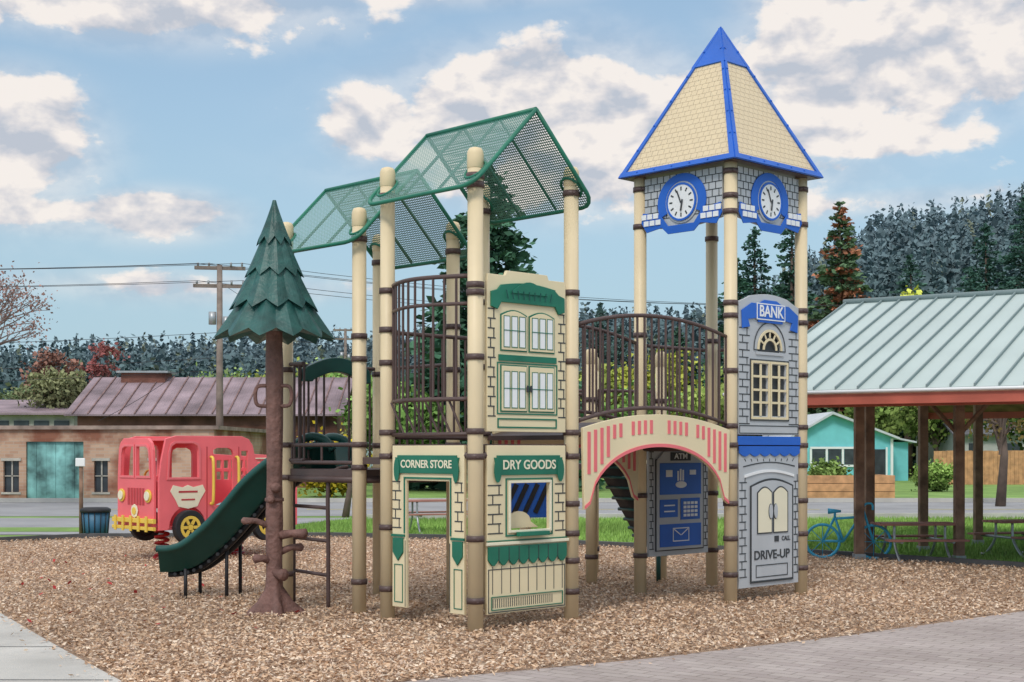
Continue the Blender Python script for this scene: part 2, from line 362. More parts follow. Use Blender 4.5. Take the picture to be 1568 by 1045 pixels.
for a0,a1 in ((.0,.42),(.60,1.0)):
    pa=F.lerp(H,a0);pb=F.lerp(H,a1); bars(rl,pa,pb,1.36,2.25,4,.07,.03,.012)
bars(rl,F.lerp(E,.0),F.lerp(E,.28),1.36,2.25,3,.05,.03,.012)
bars(rl,G,H,1.36,2.25,8)
bars(rl,L,Mm,1.62,2.5,8); bars(rl,Q1,Q2,1.36,2.1,7); bars(rl,Q3,Q1,1.36,2.1,7); bars(rl,Q3,Q4,1.36,2.1,7); bars(rl,K,Mm,1.62,2.5,8)
def bridge_side(a,b):
    bars(rl,a,b,1.70,2.52,21,.07,.07,.012,rise=.13)
bridge_side(B,J); bridge_side(D,K)
c0=A.lerp(D,.5); rl.tube([at(c0,1.5),at(c0,2.6)],.02,8)
rl.out('bar_railings',BROWN,PS)
bd=MB(); n=18
for i in range(n):
    k0,k1=i/n,(i+.94)/n; z0=1.54+.13*4*k0*(1-k0); z1=1.54+.13*4*k1*(1-k1)
    a,b=B.lerp(J,k0),B.lerp(J,k1); c,d=D.lerp(K,k0),D.lerp(K,k1)
    bd.prism([at(a,z0),at(b,z1),at(d,z1),at(c,z0)],(0,0,.04))
bd.out('bridge_planks',BROWN,PS)
def bridge_skirt(p,q,nm):
    P=Panel(nm,PS,p,q,.03); Ln=P.L; n=30
    top=[(.08+(Ln-.16)*k/n,1.64+.13*4*(k/n)*(1-k/n)) for k in range(n+1)]
    bot=[]
    for k in range(n+1):
        t=k/n; x=Ln-.10-(Ln-.2)*t; c=(x-Ln/2)/(Ln/2-.16)
        z=.95+.53*math.sqrt(max(0,1-abs(c)**2.1)) if abs(c)<1 else .95
        bot.append((x,z))
    P.shape('arch_board',[top+bot],PCREAM,0,.03,.004)
    sl=[]
    for k in range(24):
        x=.15+(Ln-.3)*k/23; t=(x-.08)/(Ln-.16); zt=1.64+.52*t*(1-t)-.05; c=(x-Ln/2)/(Ln/2-.16)
        zb=.95+.53*math.sqrt(max(0,1-min(1,abs(c))**2.1))+.085
        l=min(.12,zt-zb) if abs(c)<.66 else min(.36,zt-zb)
        if k in (6,11,12,17): continue
        if l>.03: sl.append(rect(x-.017,zt-l,x+.017,zt))
    P.shape('pink_slots',sl,PINK,.0305,.005)
    P.shape('pink_arch_trim',[bot+[(x,z+.03) for x,z in reversed(bot)]],PINK,.031,.006)
bridge_skirt(B,J,'bridge_arch_front'); bridge_skirt(D,K,'bridge_arch_back')

def perfmat():
    m=bpy.data.materials.new('perforated_green'); m.use_nodes=True; nt=m.node_tree; b=nt.nodes['Principled BSDF']
    b.inputs['Base Color'].default_value=(.07,.215,.175,1); b.inputs['Roughness'].default_value=.3
    tc=nt.nodes.new('ShaderNodeTexCoord')
    def vm(op,a,b2):
        n=nt.nodes.new('ShaderNodeVectorMath'); n.operation=op; nt.links.new(a,n.inputs[0])
        if b2 is not None: n.inputs[1].default_value=b2
        return n
    a=vm('MULTIPLY',tc.outputs['Object'],(42,42,0)); f=vm('FRACTION',a.outputs[0],None); c=vm('SUBTRACT',f.outputs[0],(.5,.5,0)); d=vm('MULTIPLY',c.outputs[0],(1,1,0)); l=vm('LENGTH',d.outputs[0],None)
    g=nt.nodes.new('ShaderNodeMath'); g.operation='GREATER_THAN'; g.inputs[1].default_value=.33; nt.links.new(l.outputs['Value'],g.inputs[0])
    tr=nt.nodes.new('ShaderNodeBsdfTransparent'); mx=nt.nodes.new('ShaderNodeMixShader'); out=nt.nodes['Material Output']
    nt.links.new(g.outputs[0],mx.inputs[0]); nt.links.new(tr.outputs[0],mx.inputs[1]); nt.links.new(b.outputs[0],mx.inputs[2]); nt.links.new(mx.outputs[0],out.inputs['Surface'])
    return m
PERF=perfmat()
def canopy(nm,p00,zr,hw=.70,ov=.13,Ln=1.1,drop=.70):
    e=empty(nm,PS); trim=MB(); rib=MB()
    mid=p00+u*(s/2)
    for sg in (-1,1):
        o=mid-v*ov; o=V((o.x,o.y,zr)); sd=(u*sg*hw+V((0,0,-drop))); sl=sd.length; sdn=sd.normalized()
        W=Ln+2*ov
        nrm=v.cross(sdn)
        Mx=Matrix(((v.x,sdn.x,nrm.x,o.x),(v.y,sdn.y,nrm.y,o.y),(v.z,sdn.z,nrm.z,o.z),(0,0,0,1)))
        r=.14; pts=[(0,0),(W,0),(W,sl-r)]+[(W-r+r*math.cos(a),sl-r+r*math.sin(a)) for a in (math.pi/8*k for k in range(1,5))]+[(r-r*math.sin(a),sl-r+r*math.cos(a)) for a in (math.pi/8*k for k in range(0,5))]
        me=bpy.data.meshes.new('perforated_slope'); me.from_pydata([(p[0],p[1],0) for p in pts],[],[tuple(range(len(pts)))]); me.materials.append(PERF)
        ob=bpy.data.objects.new('perforated_slope',me); COL.objects.link(ob); ob.parent=e; ob.matrix_world=Mx
        trim.tube([tuple(Mx@V((p[0],p[1],0))) for p in pts[1:]+pts[:1]],.018,8)
        for k in (.33,.66): rib.tube([tuple(Mx@V((W*k,.02,-.012))),tuple(Mx@V((W*k,sl-.02,-.012)))],.012,6)
        for yy in (ov,ov+Ln):
            q=Mx@V((yy,sl*.55/.7,0)); trim.tube([tuple(q+(v*math.cos(t)+sdn*math.sin(t))*.10) for t in [math.pi*2*k/16 for k in range(17)]],.012,6)
    o=V((mid.x,mid.y,zr))-v*ov; trim.tube([tuple(o),tuple(o+v*(Ln+2*ov))],.022,8)
    trim.out('trim',GREEN,e); rib.out('ribs',GREEN,e)
canopy('canopy_high',A,4.22); canopy('canopy_low',E,3.96)

TR=empty('tower_roof',PS); ctr=(J+Mm)/2; hs=.70; ze=4.19; za=5.66
cn=[ctr-u*hs-v*hs,ctr+u*hs-v*hs,ctr+u*hs+v*hs,ctr-u*hs+v*hs]
SH=bpy.data.materials.new('shingle_cream'); SH.use_nodes=True; nt=SH.node_tree; b=nt.nodes['Principled BSDF']; tc=nt.nodes.new('ShaderNodeTexCoord')
br=nt.nodes.new('ShaderNodeTexBrick'); br.inputs['Scale'].default_value=1; br.inputs['Brick Width'].default_value=.075; br.inputs['Row Height'].default_value=.06; br.inputs['Mortar Size'].default_value=.003; br.inputs['Mortar Smooth'].default_value=.9
br.inputs['Color1'].default_value=(.74,.59,.38,1); br.inputs['Color2'].default_value=(.71,.565,.365,1); br.inputs['Mortar'].default_value=(.60,.46,.29,1)
nt.links.new(tc.outputs['Object'],br.inputs['Vector']); nt.links.new(br.outputs['Color'],b.inputs['Base Color']); b.inputs['Roughness'].default_value=.5
bp=nt.nodes.new('ShaderNodeBump'); bp.inputs['Distance'].default_value=.004; bp.invert=True; nt.links.new(br.outputs['Fac'],bp.inputs['Height']); nt.links.new(bp.outputs['Normal'],b.inputs['Normal'])
ap=V((ctr.x,ctr.y,za)); bl=MB()
for i in range(4):
    a=cn[i].copy(); b_=cn[(i+1)%4].copy(); a.z=b_.z=ze; d=(b_-a).normalized(); mid=(a+b_)/2; up=(ap-mid); hgt=up.length; up.normalize(); nr=d.cross(up)
    Mx=Matrix(((d.x,up.x,nr.x,mid.x),(d.y,up.y,nr.y,mid.y),(d.z,up.z,nr.z,mid.z),(0,0,0,1)))
    me=bpy.data.meshes.new('shingle_face'); me.from_pydata([(-hs,0,0),(hs,0,0),(0,hgt,0)],[],[(0,1,2)]); me.materials.append(SH)
    ob=bpy.data.objects.new('shingle_face',me); COL.objects.link(ob); ob.parent=TR; ob.matrix_world=Mx
    g=lambda x,y,z=.012: tuple(Mx@V((x,y,z)))
    w=hs*.27; h0=hgt*.73
    bl.prism([g(-w-.02,h0,0),g(w+.02,h0,0),g(0,hgt+.02,0)],nr*.016)
    bl.prism([g(-hs-.02,-.03,0),g(hs+.02,-.03,0),g(hs-.0,.025,0),g(-hs+.0,.025,0)],nr*.02)
    bl.prism([g(-hs-.015,-.02,0),g(-hs+.042,-.02,0),g(.018,hgt,0),g(-.008,hgt,0)],nr*.018)
    bl.prism([g(hs+.015,-.02,0),g(hs-.042,-.02,0),g(-.018,hgt,0),g(.008,hgt,0)],nr*.0185)
    for k in range(1,6):
        for sg in (-1,1): bl.tube([g(sg*(hs*(1-k/6.)-.012),hgt*k/6,.018),g(sg*(hs*(1-k/6.)-.012),hgt*k/6,.028)],.010,6)
        bl.tube([g(-hs+.22*k,.0,.018),g(-hs+.22*k,.0,.028)],.009,6)
bl.out('blue_trim',BLUE,TR)
mb=MB(); mb.prism([at(c,ze-.03) for c in cn],(0,0,.015)); mb.out('eave_soffit',BROWN,TR)

def clock_panel(p,q,nm):
    P=Panel(nm,PS,p,q,.0); Ln=P.L; c=Ln/2; x0,x1=.08,Ln-.08
    n=16; bot=[(x1-(x1-x0)*k/n,3.66-.05*math.sin(math.pi*k/n)) for k in range(n+1)]
    P.shape('board',[[(x0,4.14),(x1,4.14)]+bot],GREY,0,.025,.003)
    L=[]
    for r in range(6):
        z=3.72+r*.07
        L.append(rect(x0,z,x1,z+.007))
        for k in range(12):
            x=x0+.04+(k+.5*(r%2))*.08
            if x<x1-.01: L.append(rect(x,z+.008,x+.007,z+.069))
    P.shape('mortar_lines',L,DGREY,.0255,.003)
    lo=[(c+.30*math.cos(t),3.86+.275*math.sin(t)) for t in (-.5+(math.pi+1.0)*k/24 for k in range(25))]; li=[(c+.20*math.cos(t),3.86+.20*math.sin(t)) for t in (math.pi+.5-(math.pi+1.0)*k/24 for k in range(25))]
    P.shape('blue_arch',[lo+li],BLUE,.029,.014,.003)
    P.shape('dial_back',[circ(c,3.86,.205)],GREY,.028,.010)
    P.shape('blue_base',[[(x0-.02,3.70),(x0+.05,3.60),(c-.24,3.63),(c-.16,3.56),(c+.16,3.56),(c+.24,3.63),(x1-.05,3.60),(x1+.02,3.70),(x1,3.80),(c+.26,3.76),(c+.16,3.64),(c-.16,3.64),(c-.26,3.76),(x0,3.80)]],BLUE,.044,.01,.003)
    wl=[]
    for sg in (-1,1):
        for i in range(3):
            for j in range(2):
                xx=c+sg*(.25+.075*i+.03*(j%2)); zz=3.665+.065*j
                wl.append(rect(min(xx,xx+sg*.06),zz,max(xx,xx+sg*.06),zz+.05))
    P.shape('white_blocks',wl,WHITE,.055,.008)
    P.shape('arch_ring_blue',[circ(c,3.86,.185),circ(c,3.86,.165)],BLUE,.0385,.012)
    P.shape('dial',[circ(c,3.86,.165)],WHITE,.0385,.008)
    tk=[]
    for k in range(12):
        t=k*math.pi/6; tk.append(line(c+.108*math.cos(t),3.86+.108*math.sin(t),c+.145*math.cos(t),3.86+.145*math.sin(t),.014))
    P.shape('hour_marks',tk,DGREY,.047,.003)
    P.shape('hand_long',[line(c,3.85,c-.05,3.97,.014)],DGREY,.051,.003); P.shape('hand_short',[line(c+.02,3.88,c+.0,3.77,.018)],DGREY,.0545,.003)
clock_panel(K,J,'clock_panel_left'); clock_panel(J,L,'clock_panel_right')

P=Panel('bank_panel',PS,J,L,.0); Ln=P.L; x0,x1=.085,Ln-.085; c=Ln/2
P.shape('board',[[(x0,1.60),(x1,1.60),(x1,2.86),(x1-.12,2.9)]+[(c+.3-.6*k/10,2.93+.03*math.sin(math.pi*k/10)) for k in range(11)]+[(x0+.12,2.9),(x0,2.86)],circ(c,2.42,.19,20)[0:11]+[(c-.19,2.38),(c+.19,2.38)]]
   +[rect(c-.27+.0,1.78,c-.03,2.28),rect(c+.03,1.78,c+.27,2.28)],GREY,0,.03,.003)
P.shape('mortar_lines',bricks(x0+.005,x0+.17,1.70,2.62,.07)+bricks(x1-.17,x1-.005,1.70,2.62,.07)+frame(x0+.01,1.61,x1-.01,1.69,.008),DGREY,.0305,.003)
P.shape('window_frames',frame(c-.30,1.75,c-.005,2.31,.022)+frame(c+.005,1.75,c+.30,2.31,.022),PCREAM,.031,.012)
P.shape('window_outline',frame(c-.315,1.735,c+.315,2.325,.008),DGREY,.031,.008)
mu=[]
for cx in (c-.15,c+.15):
    mu.append(rect(cx-.014,1.782,cx+.014,2.278))
    for z in (1.90,2.02,2.15): mu+= [rect(cx-.118,z,cx-.0145,z+.022),rect(cx+.0145,z,cx+.118,z+.022)]
P.shape('muntins',mu,PCREAM,.032,.008)
for rr,nm in ((.20,'fan_outer'),(.115,'fan_inner')):
    lo=[(c+rr*math.cos(math.pi*k/16),2.42+rr*math.sin(math.pi*k/16)) for k in range(17)]; li=[(c+(rr-.024)*math.cos(math.pi*k/16),2.42+(rr-.024)*math.sin(math.pi*k/16)) for k in range(16,-1,-1)]
    P.shape(nm,[lo+li],PCREAM,.033,.010)
P.shape('fan_spokes',[line(c+.12*math.cos(t),2.42+.12*math.sin(t),c+.175*math.cos(t),2.42+.175*math.sin(t),.018) for t in (math.pi*k/6 for k in range(1,6))],PCREAM,.0335,.006)
P.shape('fan_rail',[rect(c-.22,2.37,c+.22,2.40)],GREY,.0335,.008)
P.shape('fan_outline',[halfarch(c-.26,c+.26,2.41,2.43),halfarch(c-.25,c+.25,2.42,2.43)],DGREY,.0345,.003)
mb=MB(); mb.obox(P.M@V((c-.3,1.77,.005)),(P.M.to_3x3()@V((.6,0,0))),(0,0,.90),(P.M.to_3x3()@V((0,0,.004)))); mb.out('dark_backing',DGREY,P.e)
P.shape('ribbon',[[(c-.2,2.68),(c+.2,2.68),(c+.2,2.72),(c+.36,2.70),(c+.33,2.63),(c+.45,2.61),(c+.46,2.78),(c+.3,2.86),(c+.2,2.86),(c+.1,2.90),(c-.1,2.90),(c-.2,2.86),(c-.3,2.86),(c-.46,2.78),(c-.45,2.61),(c-.33,2.63),(c-.36,2.70),(c-.2,2.72)]],BLUE,.035,.012,.003)
P.shape('name_plate',[rect(c-.22,2.715,c+.22,2.855)],BLUE,.048,.005); P.text('name_text','BANK',c,2.785,.155,WHITE,.054,.003,sx=.95)
P.shape('name_border',frame(c-.23,2.705,c+.23,2.865,.010),WHITE,.0485,.005)
P.shape('base_plate',[rect(x0-.02,1.50,x1+.02,1.585)],BLUE,.01,.03,.004)
x0,x1=.09,Ln-.09
P=Panel('drive_up_panel',PS,J,L,.0)
P.shape('board',[[(x0,.14),(x1,.14),(x1,1.485),(x0,1.485)]],GREY,0,.03,.003)
aw=[(x0-.01,1.49),(x0-.01,1.42)]+[(x0+(x1-x0)*k/24,1.42-.03*abs(math.sin(k*math.pi/4))) for k in range(25)]+[(x1+.01,1.42),(x1+.01,1.49)]
P.shape('awning',[aw],BLUE,.031,.012,.003)
P.shape('fan_curves',[[(c-.42+.84*k/16,1.30+.04*math.sin(math.pi*k/16)) for k in range(17)]+[(c+.42-.84*k/16,1.29+.04*math.sin(math.pi*k/16)) for k in range(17)]],DGREY,.031,.003)
P.shape('awning_lines',[line(c+(-.4+.1*k),1.37,c+(-.38+.095*k),1.345,.007) for k in range(9)],DGREY,.031,.003)
P.shape('mortar_lines',bricks(x0+.005,x0+.12,.24,1.22,.075)+bricks(x1-.08,x1-.005,.24,1.22,.075),DGREY,.0305,.003)
P.shape('fan_line',[[(c-.40+.80*k/16,1.215+.05*math.sin(math.pi*k/16)) for k in range(17)]+[(c+.40-.80*k/16,1.19+.05*math.sin(math.pi*k/16)) for k in range(17)]],WHITE,.031,.010)
# door: shallow segmental top as in the photo
def segtop(xa,xb,za,zb,rise,n=12): return [(xa,za),(xb,za)]+[(xb-(xb-xa)*k/n,zb+rise*math.sin(math.pi*k/n)) for k in range(n+1)]
P.shape('door_leafs',[segtop(c-.30,c+.36,.20,1.10,.06)],GREY,.034,.01,.002)
P.shape('door_outline',[segtop(c-.318,c+.378,.18,1.11,.07),segtop(c-.304,c+.364,.194,1.10,.062)],DGREY,.034,.010)
P.shape('door_panes',[segtop(c-.21,c+.01,.66,1.04,.05),segtop(c+.05,c+.27,.66,1.04,.05)],PALE,.0445,.006)
P.shape('pane_outline',[segtop(c-.222,c+.022,.648,1.046,.056),segtop(c-.21,c+.01,.66,1.04,.05),segtop(c+.038,c+.282,.648,1.046,.056),segtop(c+.05,c+.27,.66,1.04,.05)],DGREY,.0455,.006)
P.shape('door_handles',[circ(c-.01,.86,.028,12,.07),circ(c+.07,.86,.028,12,.07)],GREY,.053,.008); P.shape('door_handle_lines',[circ(c-.01,.86,.034,12,.076),circ(c+.07,.86,.034,12,.076)],DGREY,.0515,.004)
P.shape('call_box',[rect(c+.06,.565,c+.13,.62)],DGREY,.046,.004)
P.text('call_text','CALL',c+.25,.59,.06,DGREY,.046,.003); P.text('drive_text','DRIVE-UP',c+.02,.44,.12,DGREY,.046,.003,sx=1.15)
P.shape('door_panel',frame(c-.24,.23,c+.28,.35,.008),DGREY,.0455,.003)
P=Panel('atm_panel',PS,K,Mm,.0); Ln2=P.L; c=Ln2/2
P.shape('board',[rect(.10,.38,Ln2-.10,1.5)],GREY,0,.03,.003)
P.shape('mortar_lines',bricks(.105,.17,.45,1.45,.07)+bricks(Ln2-.17,Ln2-.105,.45,1.45,.07),DGREY,.0305,.003)
P.shape('cabinet',[[(c-.37,.44),(c+.37,.44),(c+.37,1.35),(c+.26,1.44),(c-.26,1.44),(c-.37,1.35)]],GREY,.034,.012,.003)
P.shape('cabinet_line',frame(c-.385,.43,c+.385,1.36,.010),DGREY,.034,.008)
P.shape('screen',[rect(c-.33,1.00,c+.33,1.32)],BLUE,.047,.006,.002)
P.shape('screen_icons',[circ(c-.0,1.10,.09,14,.035),rect(c-.06,1.14,c-.035,1.24),rect(c-.02,1.14,c+.005,1.26),rect(c+.02,1.14,c+.045,1.25),rect(c-.24,1.18,c-.14,1.25),rect(c+.14,1.2,c+.24,1.25)],WHITE,.0535,.003)
P.shape('atm_header',[rect(c-.16,1.345,c+.16,1.43)],DGREY,.047,.005); P.text('atm_text','ATM',c,1.388,.08,WHITE,.053,.003,sx=1.3)
P.shape('keypad',[rect(c-.33,.77,c-.05,.95),rect(c+.0,.74,c+.31,.96)],BLUE,.047,.006)
P.shape('keys',[rect(c+.04+.06*i,.77+.042*j,c+.085+.06*i,.798+.042*j) for i in range(4) for j in range(4)]+[line(c-.27,.89,c-.1,.89,.014),line(c-.27,.83,c-.1,.83,.014)],WHITE,.0535,.003)
P.shape('deposit',[rect(c-.33,.47,c+.33,.70)],BLUE,.047,.006,.002)
P.shape('envelope',frame(c-.13,.52,c+.13,.66,.010)+[line(c-.11,.645,c-.005,.585,.010),line(c+.005,.585,c+.11,.645,.010)],WHITE,.0535,.003)

P=Panel('dry_goods_panel',PS,A,B,.0)
P.shape('board',[rect(.10,.14,1.0,1.49),rect(.34,.80,.80,1.19)],PCREAM,0,.03,.004)
P.shape('mortar_lines',bricks(.105,.27,.78,1.24,.077)+bricks(.87,.995,.78,1.24,.077)+frame(.11,.15,.99,.50,.007),DGREY,.0305,.003)
def plaque(x0,x1,z0,z1,n=.03): return [[(x0+n,z0),(x1-n,z0),(x1-n,z0+n*.6),(x1,z0+n*.6),(x1-n*.5,(z0+z1)/2),(x1,z1-n*.6),(x1-n,z1-n*.6),(x1-n,z1),(x0+n,z1),(x0+n,z1-n*.6),(x0,z1-n*.6),(x0+n*.5,(z0+z1)/2),(x0,z0+n*.6),(x0+n,z0+n*.6)]]
P.shape('sign_board',plaque(.17,.95,1.25,1.41),GREEN,.031,.014,.003); P.text('sign_text','DRY GOODS',.56,1.33,.105,PALE,.046,.003,sx=1.0)
P.shape('side_scrolls',[circ(.20,1.29,.04,14,.10),circ(.92,1.29,.04,14,.10)],GREEN,.046,.006)
P.shape('window_trim',frame(.30,.755,.84,1.225,.012),GREEN,.031,.006)
P.shape('window_frame',frame(.325,.785,.815,1.205,.02),PALE,.032,.02,.003)
P.shape('sill',[rect(.40,.755,.74,.79)],GREEN,.053,.05,.004)
P.shape('awning',[[(.10,.68),(.10,.59)]+[(.10+.9*k/40,.575-.05*abs(math.sin(k*math.pi/5))) for k in range(41)]+[(1.0,.59),(1.0,.68)]],GREEN,.031,.016,.003)
P.shape('awning_lines',[rect(.10+.1125*k-.003,.54,.10+.1125*k+.003,.675) for k in range(1,8)],DGREY,.0475,.002)
P.shape('awning_rod',[rect(.08,.69,1.02,.715)],PALE,.031,.022,.004); P.shape('awning_rod_line',[rect(.09,.72,1.01,.728)],GREEN,.031,.01)
P.shape('board_lines',[rect(.155+.1*k,.30,.160+.1*k,.52) for k in range(9)]+[rect(.16+.024*k,.19,.165+.024*k,.26) for k in range(29)],DGREY,.0305,.003)
P.shape('ledge',frame(.14,.17,.96,.28,.007),GREEN,.034,.005)
P.shape('counter',[[(.36,.81)]+[(.56-.14*math.cos(math.pi*k/10),.86+.09*math.sin(math.pi*k/10)) for k in range(11)]+[(.79,.81)]],PCREAM,-.10,.02,.003)
P=Panel('window_panel_upper',PS,A,B,.0)
top=[(1.0,2.80),(.99,2.86),(.80,2.86),(.78,2.90),(.32,2.90),(.30,2.86),(.11,2.86),(.10,2.80)]
P.shape('board',[[(.10,1.60),(1.0,1.60)]+top],PCREAM,0,.03,.004)
P.shape('mortar_lines',bricks(.105,.19,1.72,2.62,.078)+bricks(.91,.995,1.72,2.62,.078),DGREY,.0305,.003)
P.shape('pediment',[[(.13,2.60),(.20,2.58),(.24,2.64),(.86,2.64),(.90,2.58),(.97,2.60),(.97,2.72),(.90,2.74),(.86,2.77)]+[(.86-.62*k/10,2.78+.03*math.sin(math.pi*k/10)) for k in range(11)]+[(.2,2.74),(.13,2.72)]],GREEN,.031,.02,.004)
P.shape('pediment_top',[[(.34,2.72)]+[(.36+.38*k/10,2.74+.08*math.sin(math.pi*k/10)) for k in range(11)]+[(.76,2.72)]],GREEN,.0515,.01,.002)
P.shape('pediment_lines',[line(.3+.06*k,2.67,.28+.065*k,2.74,.007) for k in range(9)],DKGREEN,.0625,.003)
def sash(x0,x1,z0,z1,arch=False):
    return [[(x0,z0),(x1,z0),(x1,z1-.04)]+[(x1-(x1-x0)*k/8,z1-.04+.04*math.sin(math.pi*k/8)) for k in range(1,8)]+[(x0,z1-.04)]] if arch else [rect(x0,z0,x1,z1)]
for zz0,zz1,ar in ((2.25,2.585,True),(1.76,2.14,False)):
    for xx0,xx1 in ((.24,.54),(.56,.86)):
        P.shape('sash_outline',sash(xx0,xx1,zz0,zz1,ar),GREEN,.031,.006); P.shape('sash_pane',sash(xx0+.010,xx1-.010,zz0+.010,zz1-.010,ar),PCREAM,.0375,.006,.002)
        for k in range(3):
            xa=xx0+.028+.087*k
            P.shape('pane_outline',frame(xa,zz0+.03,xa+.072,zz1-.05,.0055),GREEN,.044,.003)
            P.shape('pane_fill',[rect(xa+.007,zz0+.037,xa+.065,zz1-.057)],WHITE,.044,.002)
        P.shape('pane_bar',[rect(xx0+.03,(zz0+zz1)/2-.003,xx1-.03,(zz0+zz1)/2+.003)],GREEN,.0475,.002)
P.shape('belt_rail',[rect(.22,2.17,.88,2.22)],GREEN,.031,.012,.002)
P.shape('lower_frame',frame(.21,1.63,.89,1.71,.012)+frame(.205,1.74,.895,2.16,.010),GREEN,.031,.005)
P.shape('door_handles',[circ(.53,1.95,.012,10,.03),circ(.57,1.95,.012,10,.03)],DGREY,.050,.008)
P=Panel('corner_store_panel',PS,Cc,A,.0)
P.shape('board',[[(.10,.14),(.28,.14),(.28,1.20),(.82,1.20),(.82,.14),(1.0,.14),(1.0,1.49),(.10,1.49)]],PCREAM,0,.03,.004)
P.shape('mortar_lines',bricks(.105,.22,.80,1.22,.077)+bricks(.89,.995,.80,1.22,.077)+[line(.27,.15,.27,.7,.006),line(.83,.15,.83,.7,.006)],DGREY,.0305,.003)
P.shape('sign_board',plaque(.15,.95,1.26,1.41),GREEN,.031,.014,.003); P.text('sign_text','CORNER STORE',.55,1.335,.090,PALE,.046,.003,sx=.98)
P.shape('side_scrolls',[circ(.18,1.29,.035,14,.10),circ(.92,1.29,.035,14,.10)],GREEN,.046,.006)
P.shape('door_trim',[[(.255,.76),(.27,.76),(.27,1.215),(.835,1.215),(.835,.76),(.85,.76),(.85,1.23),(.255,1.23)]],GREEN,.031,.006)
for xa,xb in ((.12,.25),(.87,.99)):
    P.shape('pilaster_cap',[[(xa,.72),(xb,.72),(xb,.60),((xa+xb)/2,.53),(xa,.60)]],GREEN,.031,.014,.003)
    P.shape('pilaster_line',frame(xa+.01,.18,xb-.01,.50,.007),GREEN,.031,.004)
    P.shape('pilaster_rail',[rect(xa-.02,.73,xb+.02,.75)],GREEN,.031,.014)

P=Panel('blue_play_panel',PS,V((-.15,14.6,0)),V((.55,14.9,0)),0)
P.shape('board',[rect(0,.75,.7,1.35)],BLUE,0,.03,.004)
P.shape('stripes',[line(.05+.12*k,.8,.2+.12*k,1.1,.05) for k in range(4)],BLACK,.031,.01)
P=Panel('slide_hood',PS,F,H,0)
P.shape('hood_arch',[[(.16,2.10),(.18,2.22)]+[(.2+.72*k/12,2.24+.10*math.sin(math.pi*k/12)) for k in range(13)]+[(.94,2.22),(.96,2.10),(.86,2.10)]+[(.84-.56*k/12,2.12+.08*math.sin(math.pi*k/12)) for k in range(13)]+[(.26,2.10)]],DKGREEN,-.02,.08,.01)

SEC=[(-.29,.20),(-.27,.235),(-.23,.235),(-.21,.20),(-.18,.04),(-.12,.0),(.12,.0),(.18,.04),(.21,.20),(.23,.235),(.27,.235),(.29,.20),(.28,.17),(.235,.17),(.20,-.03),(-.20,-.03),(-.235,.17),(-.28,.17)]
def smooth(pts,n=6):
    out=[]; P=[V(p) for p in pts]
    for i in range(len(P)-1):
        p0=P[max(i-1,0)];p1=P[i];p2=P[i+1];p3=P[min(i+2,len(P)-1)]
        for k in range(n):
            t=k/n; out.append(.5*((2*p1)+(p2-p0)*t+(2*p0-5*p1+4*p2-p3)*t*t+(3*p1-p0-3*p2+p3)*t**3))
    out.append(P[-1]); return out
SL=empty('playground_slide')
path=smooth([(-1.60,13.52,1.30),(-1.80,13.58,1.29),(-2.03,13.64,1.25),(-2.32,13.72,1.04),(-2.54,13.78,.80),(-2.76,13.84,.57),(-3.02,13.92,.37),(-3.22,13.98,.30),(-3.40,14.02,.29)])
MB().sweep(path,(.26,.96,0),SEC).out('slide_bed',DKGREEN,SL)
rb=MB()
for p in path[4:-4:2]:
    rb.tube([(p.x-.0,p.y-.2,p.z-.05),(p.x,p.y+.2,p.z-.05)],.018,6)
rb.sweep([p-V((0,0,.035)) for p in path[2:-2]],(.26,.96,0),[(-.12,-.05),(-.06,-.05),(-.06,0),(-.12,0)]); rb.sweep([p-V((0,0,.035)) for p in path[2:-2]],(.26,.96,0),[(.06,-.05),(.12,-.05),(.12,0),(.06,0)])
for xx,zt in ((-3.14,.30),(-2.74,.55)):
    for q in (-.15,.15): rb.tube([(xx+q*.25,13.92+q,zt),(xx+q*.25,13.92+q,0)],.018,8)
rb.out('supports',BLACK,SL)
mb=MB()
for q in (-.25,.25):
    mb.tube(smooth([(-1.62+q*.25,13.54+q,1.45),(-1.70+q*.25,13.56+q,1.55),(-1.85+q*.25,13.6+q,1.58),(-2.0+q*.25,13.64+q,1.50)],4),.04,8)
mb.out('entry_grips',DKGREEN,SL)
path2=smooth([(.78,14.95,1.42),(.95,15.05,1.40),(1.15,15.17,1.1),(1.35,15.28,.75),(1.5,15.38,.5),(1.68,15.48,.42)])
S2=empty('playground_slide'); MB().sweep(path2,(-.5,.86,0),SEC).out('slide_bed',BLACK,S2)
rb=MB()
for p in path2[2:-2:2]: rb.tube([(p.x+.12,p.y-.2,p.z-.05),(p.x-.12,p.y+.2,p.z-.05)],.02,6)
rb.tube([(1.6,15.44,.4),(1.6,15.44,0)],.025,8); rb.out('supports',DKGREEN,S2)
LD=MB(); a0,a1=V((-1.66,12.78,0)),V((-2.06,13.35,0))
for a in (a0,a1): LD.tube(smooth([at(a,0),at(a,.6),at(a,1.15),tuple(a+V((.06,.05,1.27))),tuple(a+V((.16,.12,1.3)))],4),.019,8)
for z in (.32,.63,.93,1.22): LD.tube([at(a0,z),at(a1,z)],.017,8)
LD.out('rung_ladder',BROWN,PS)

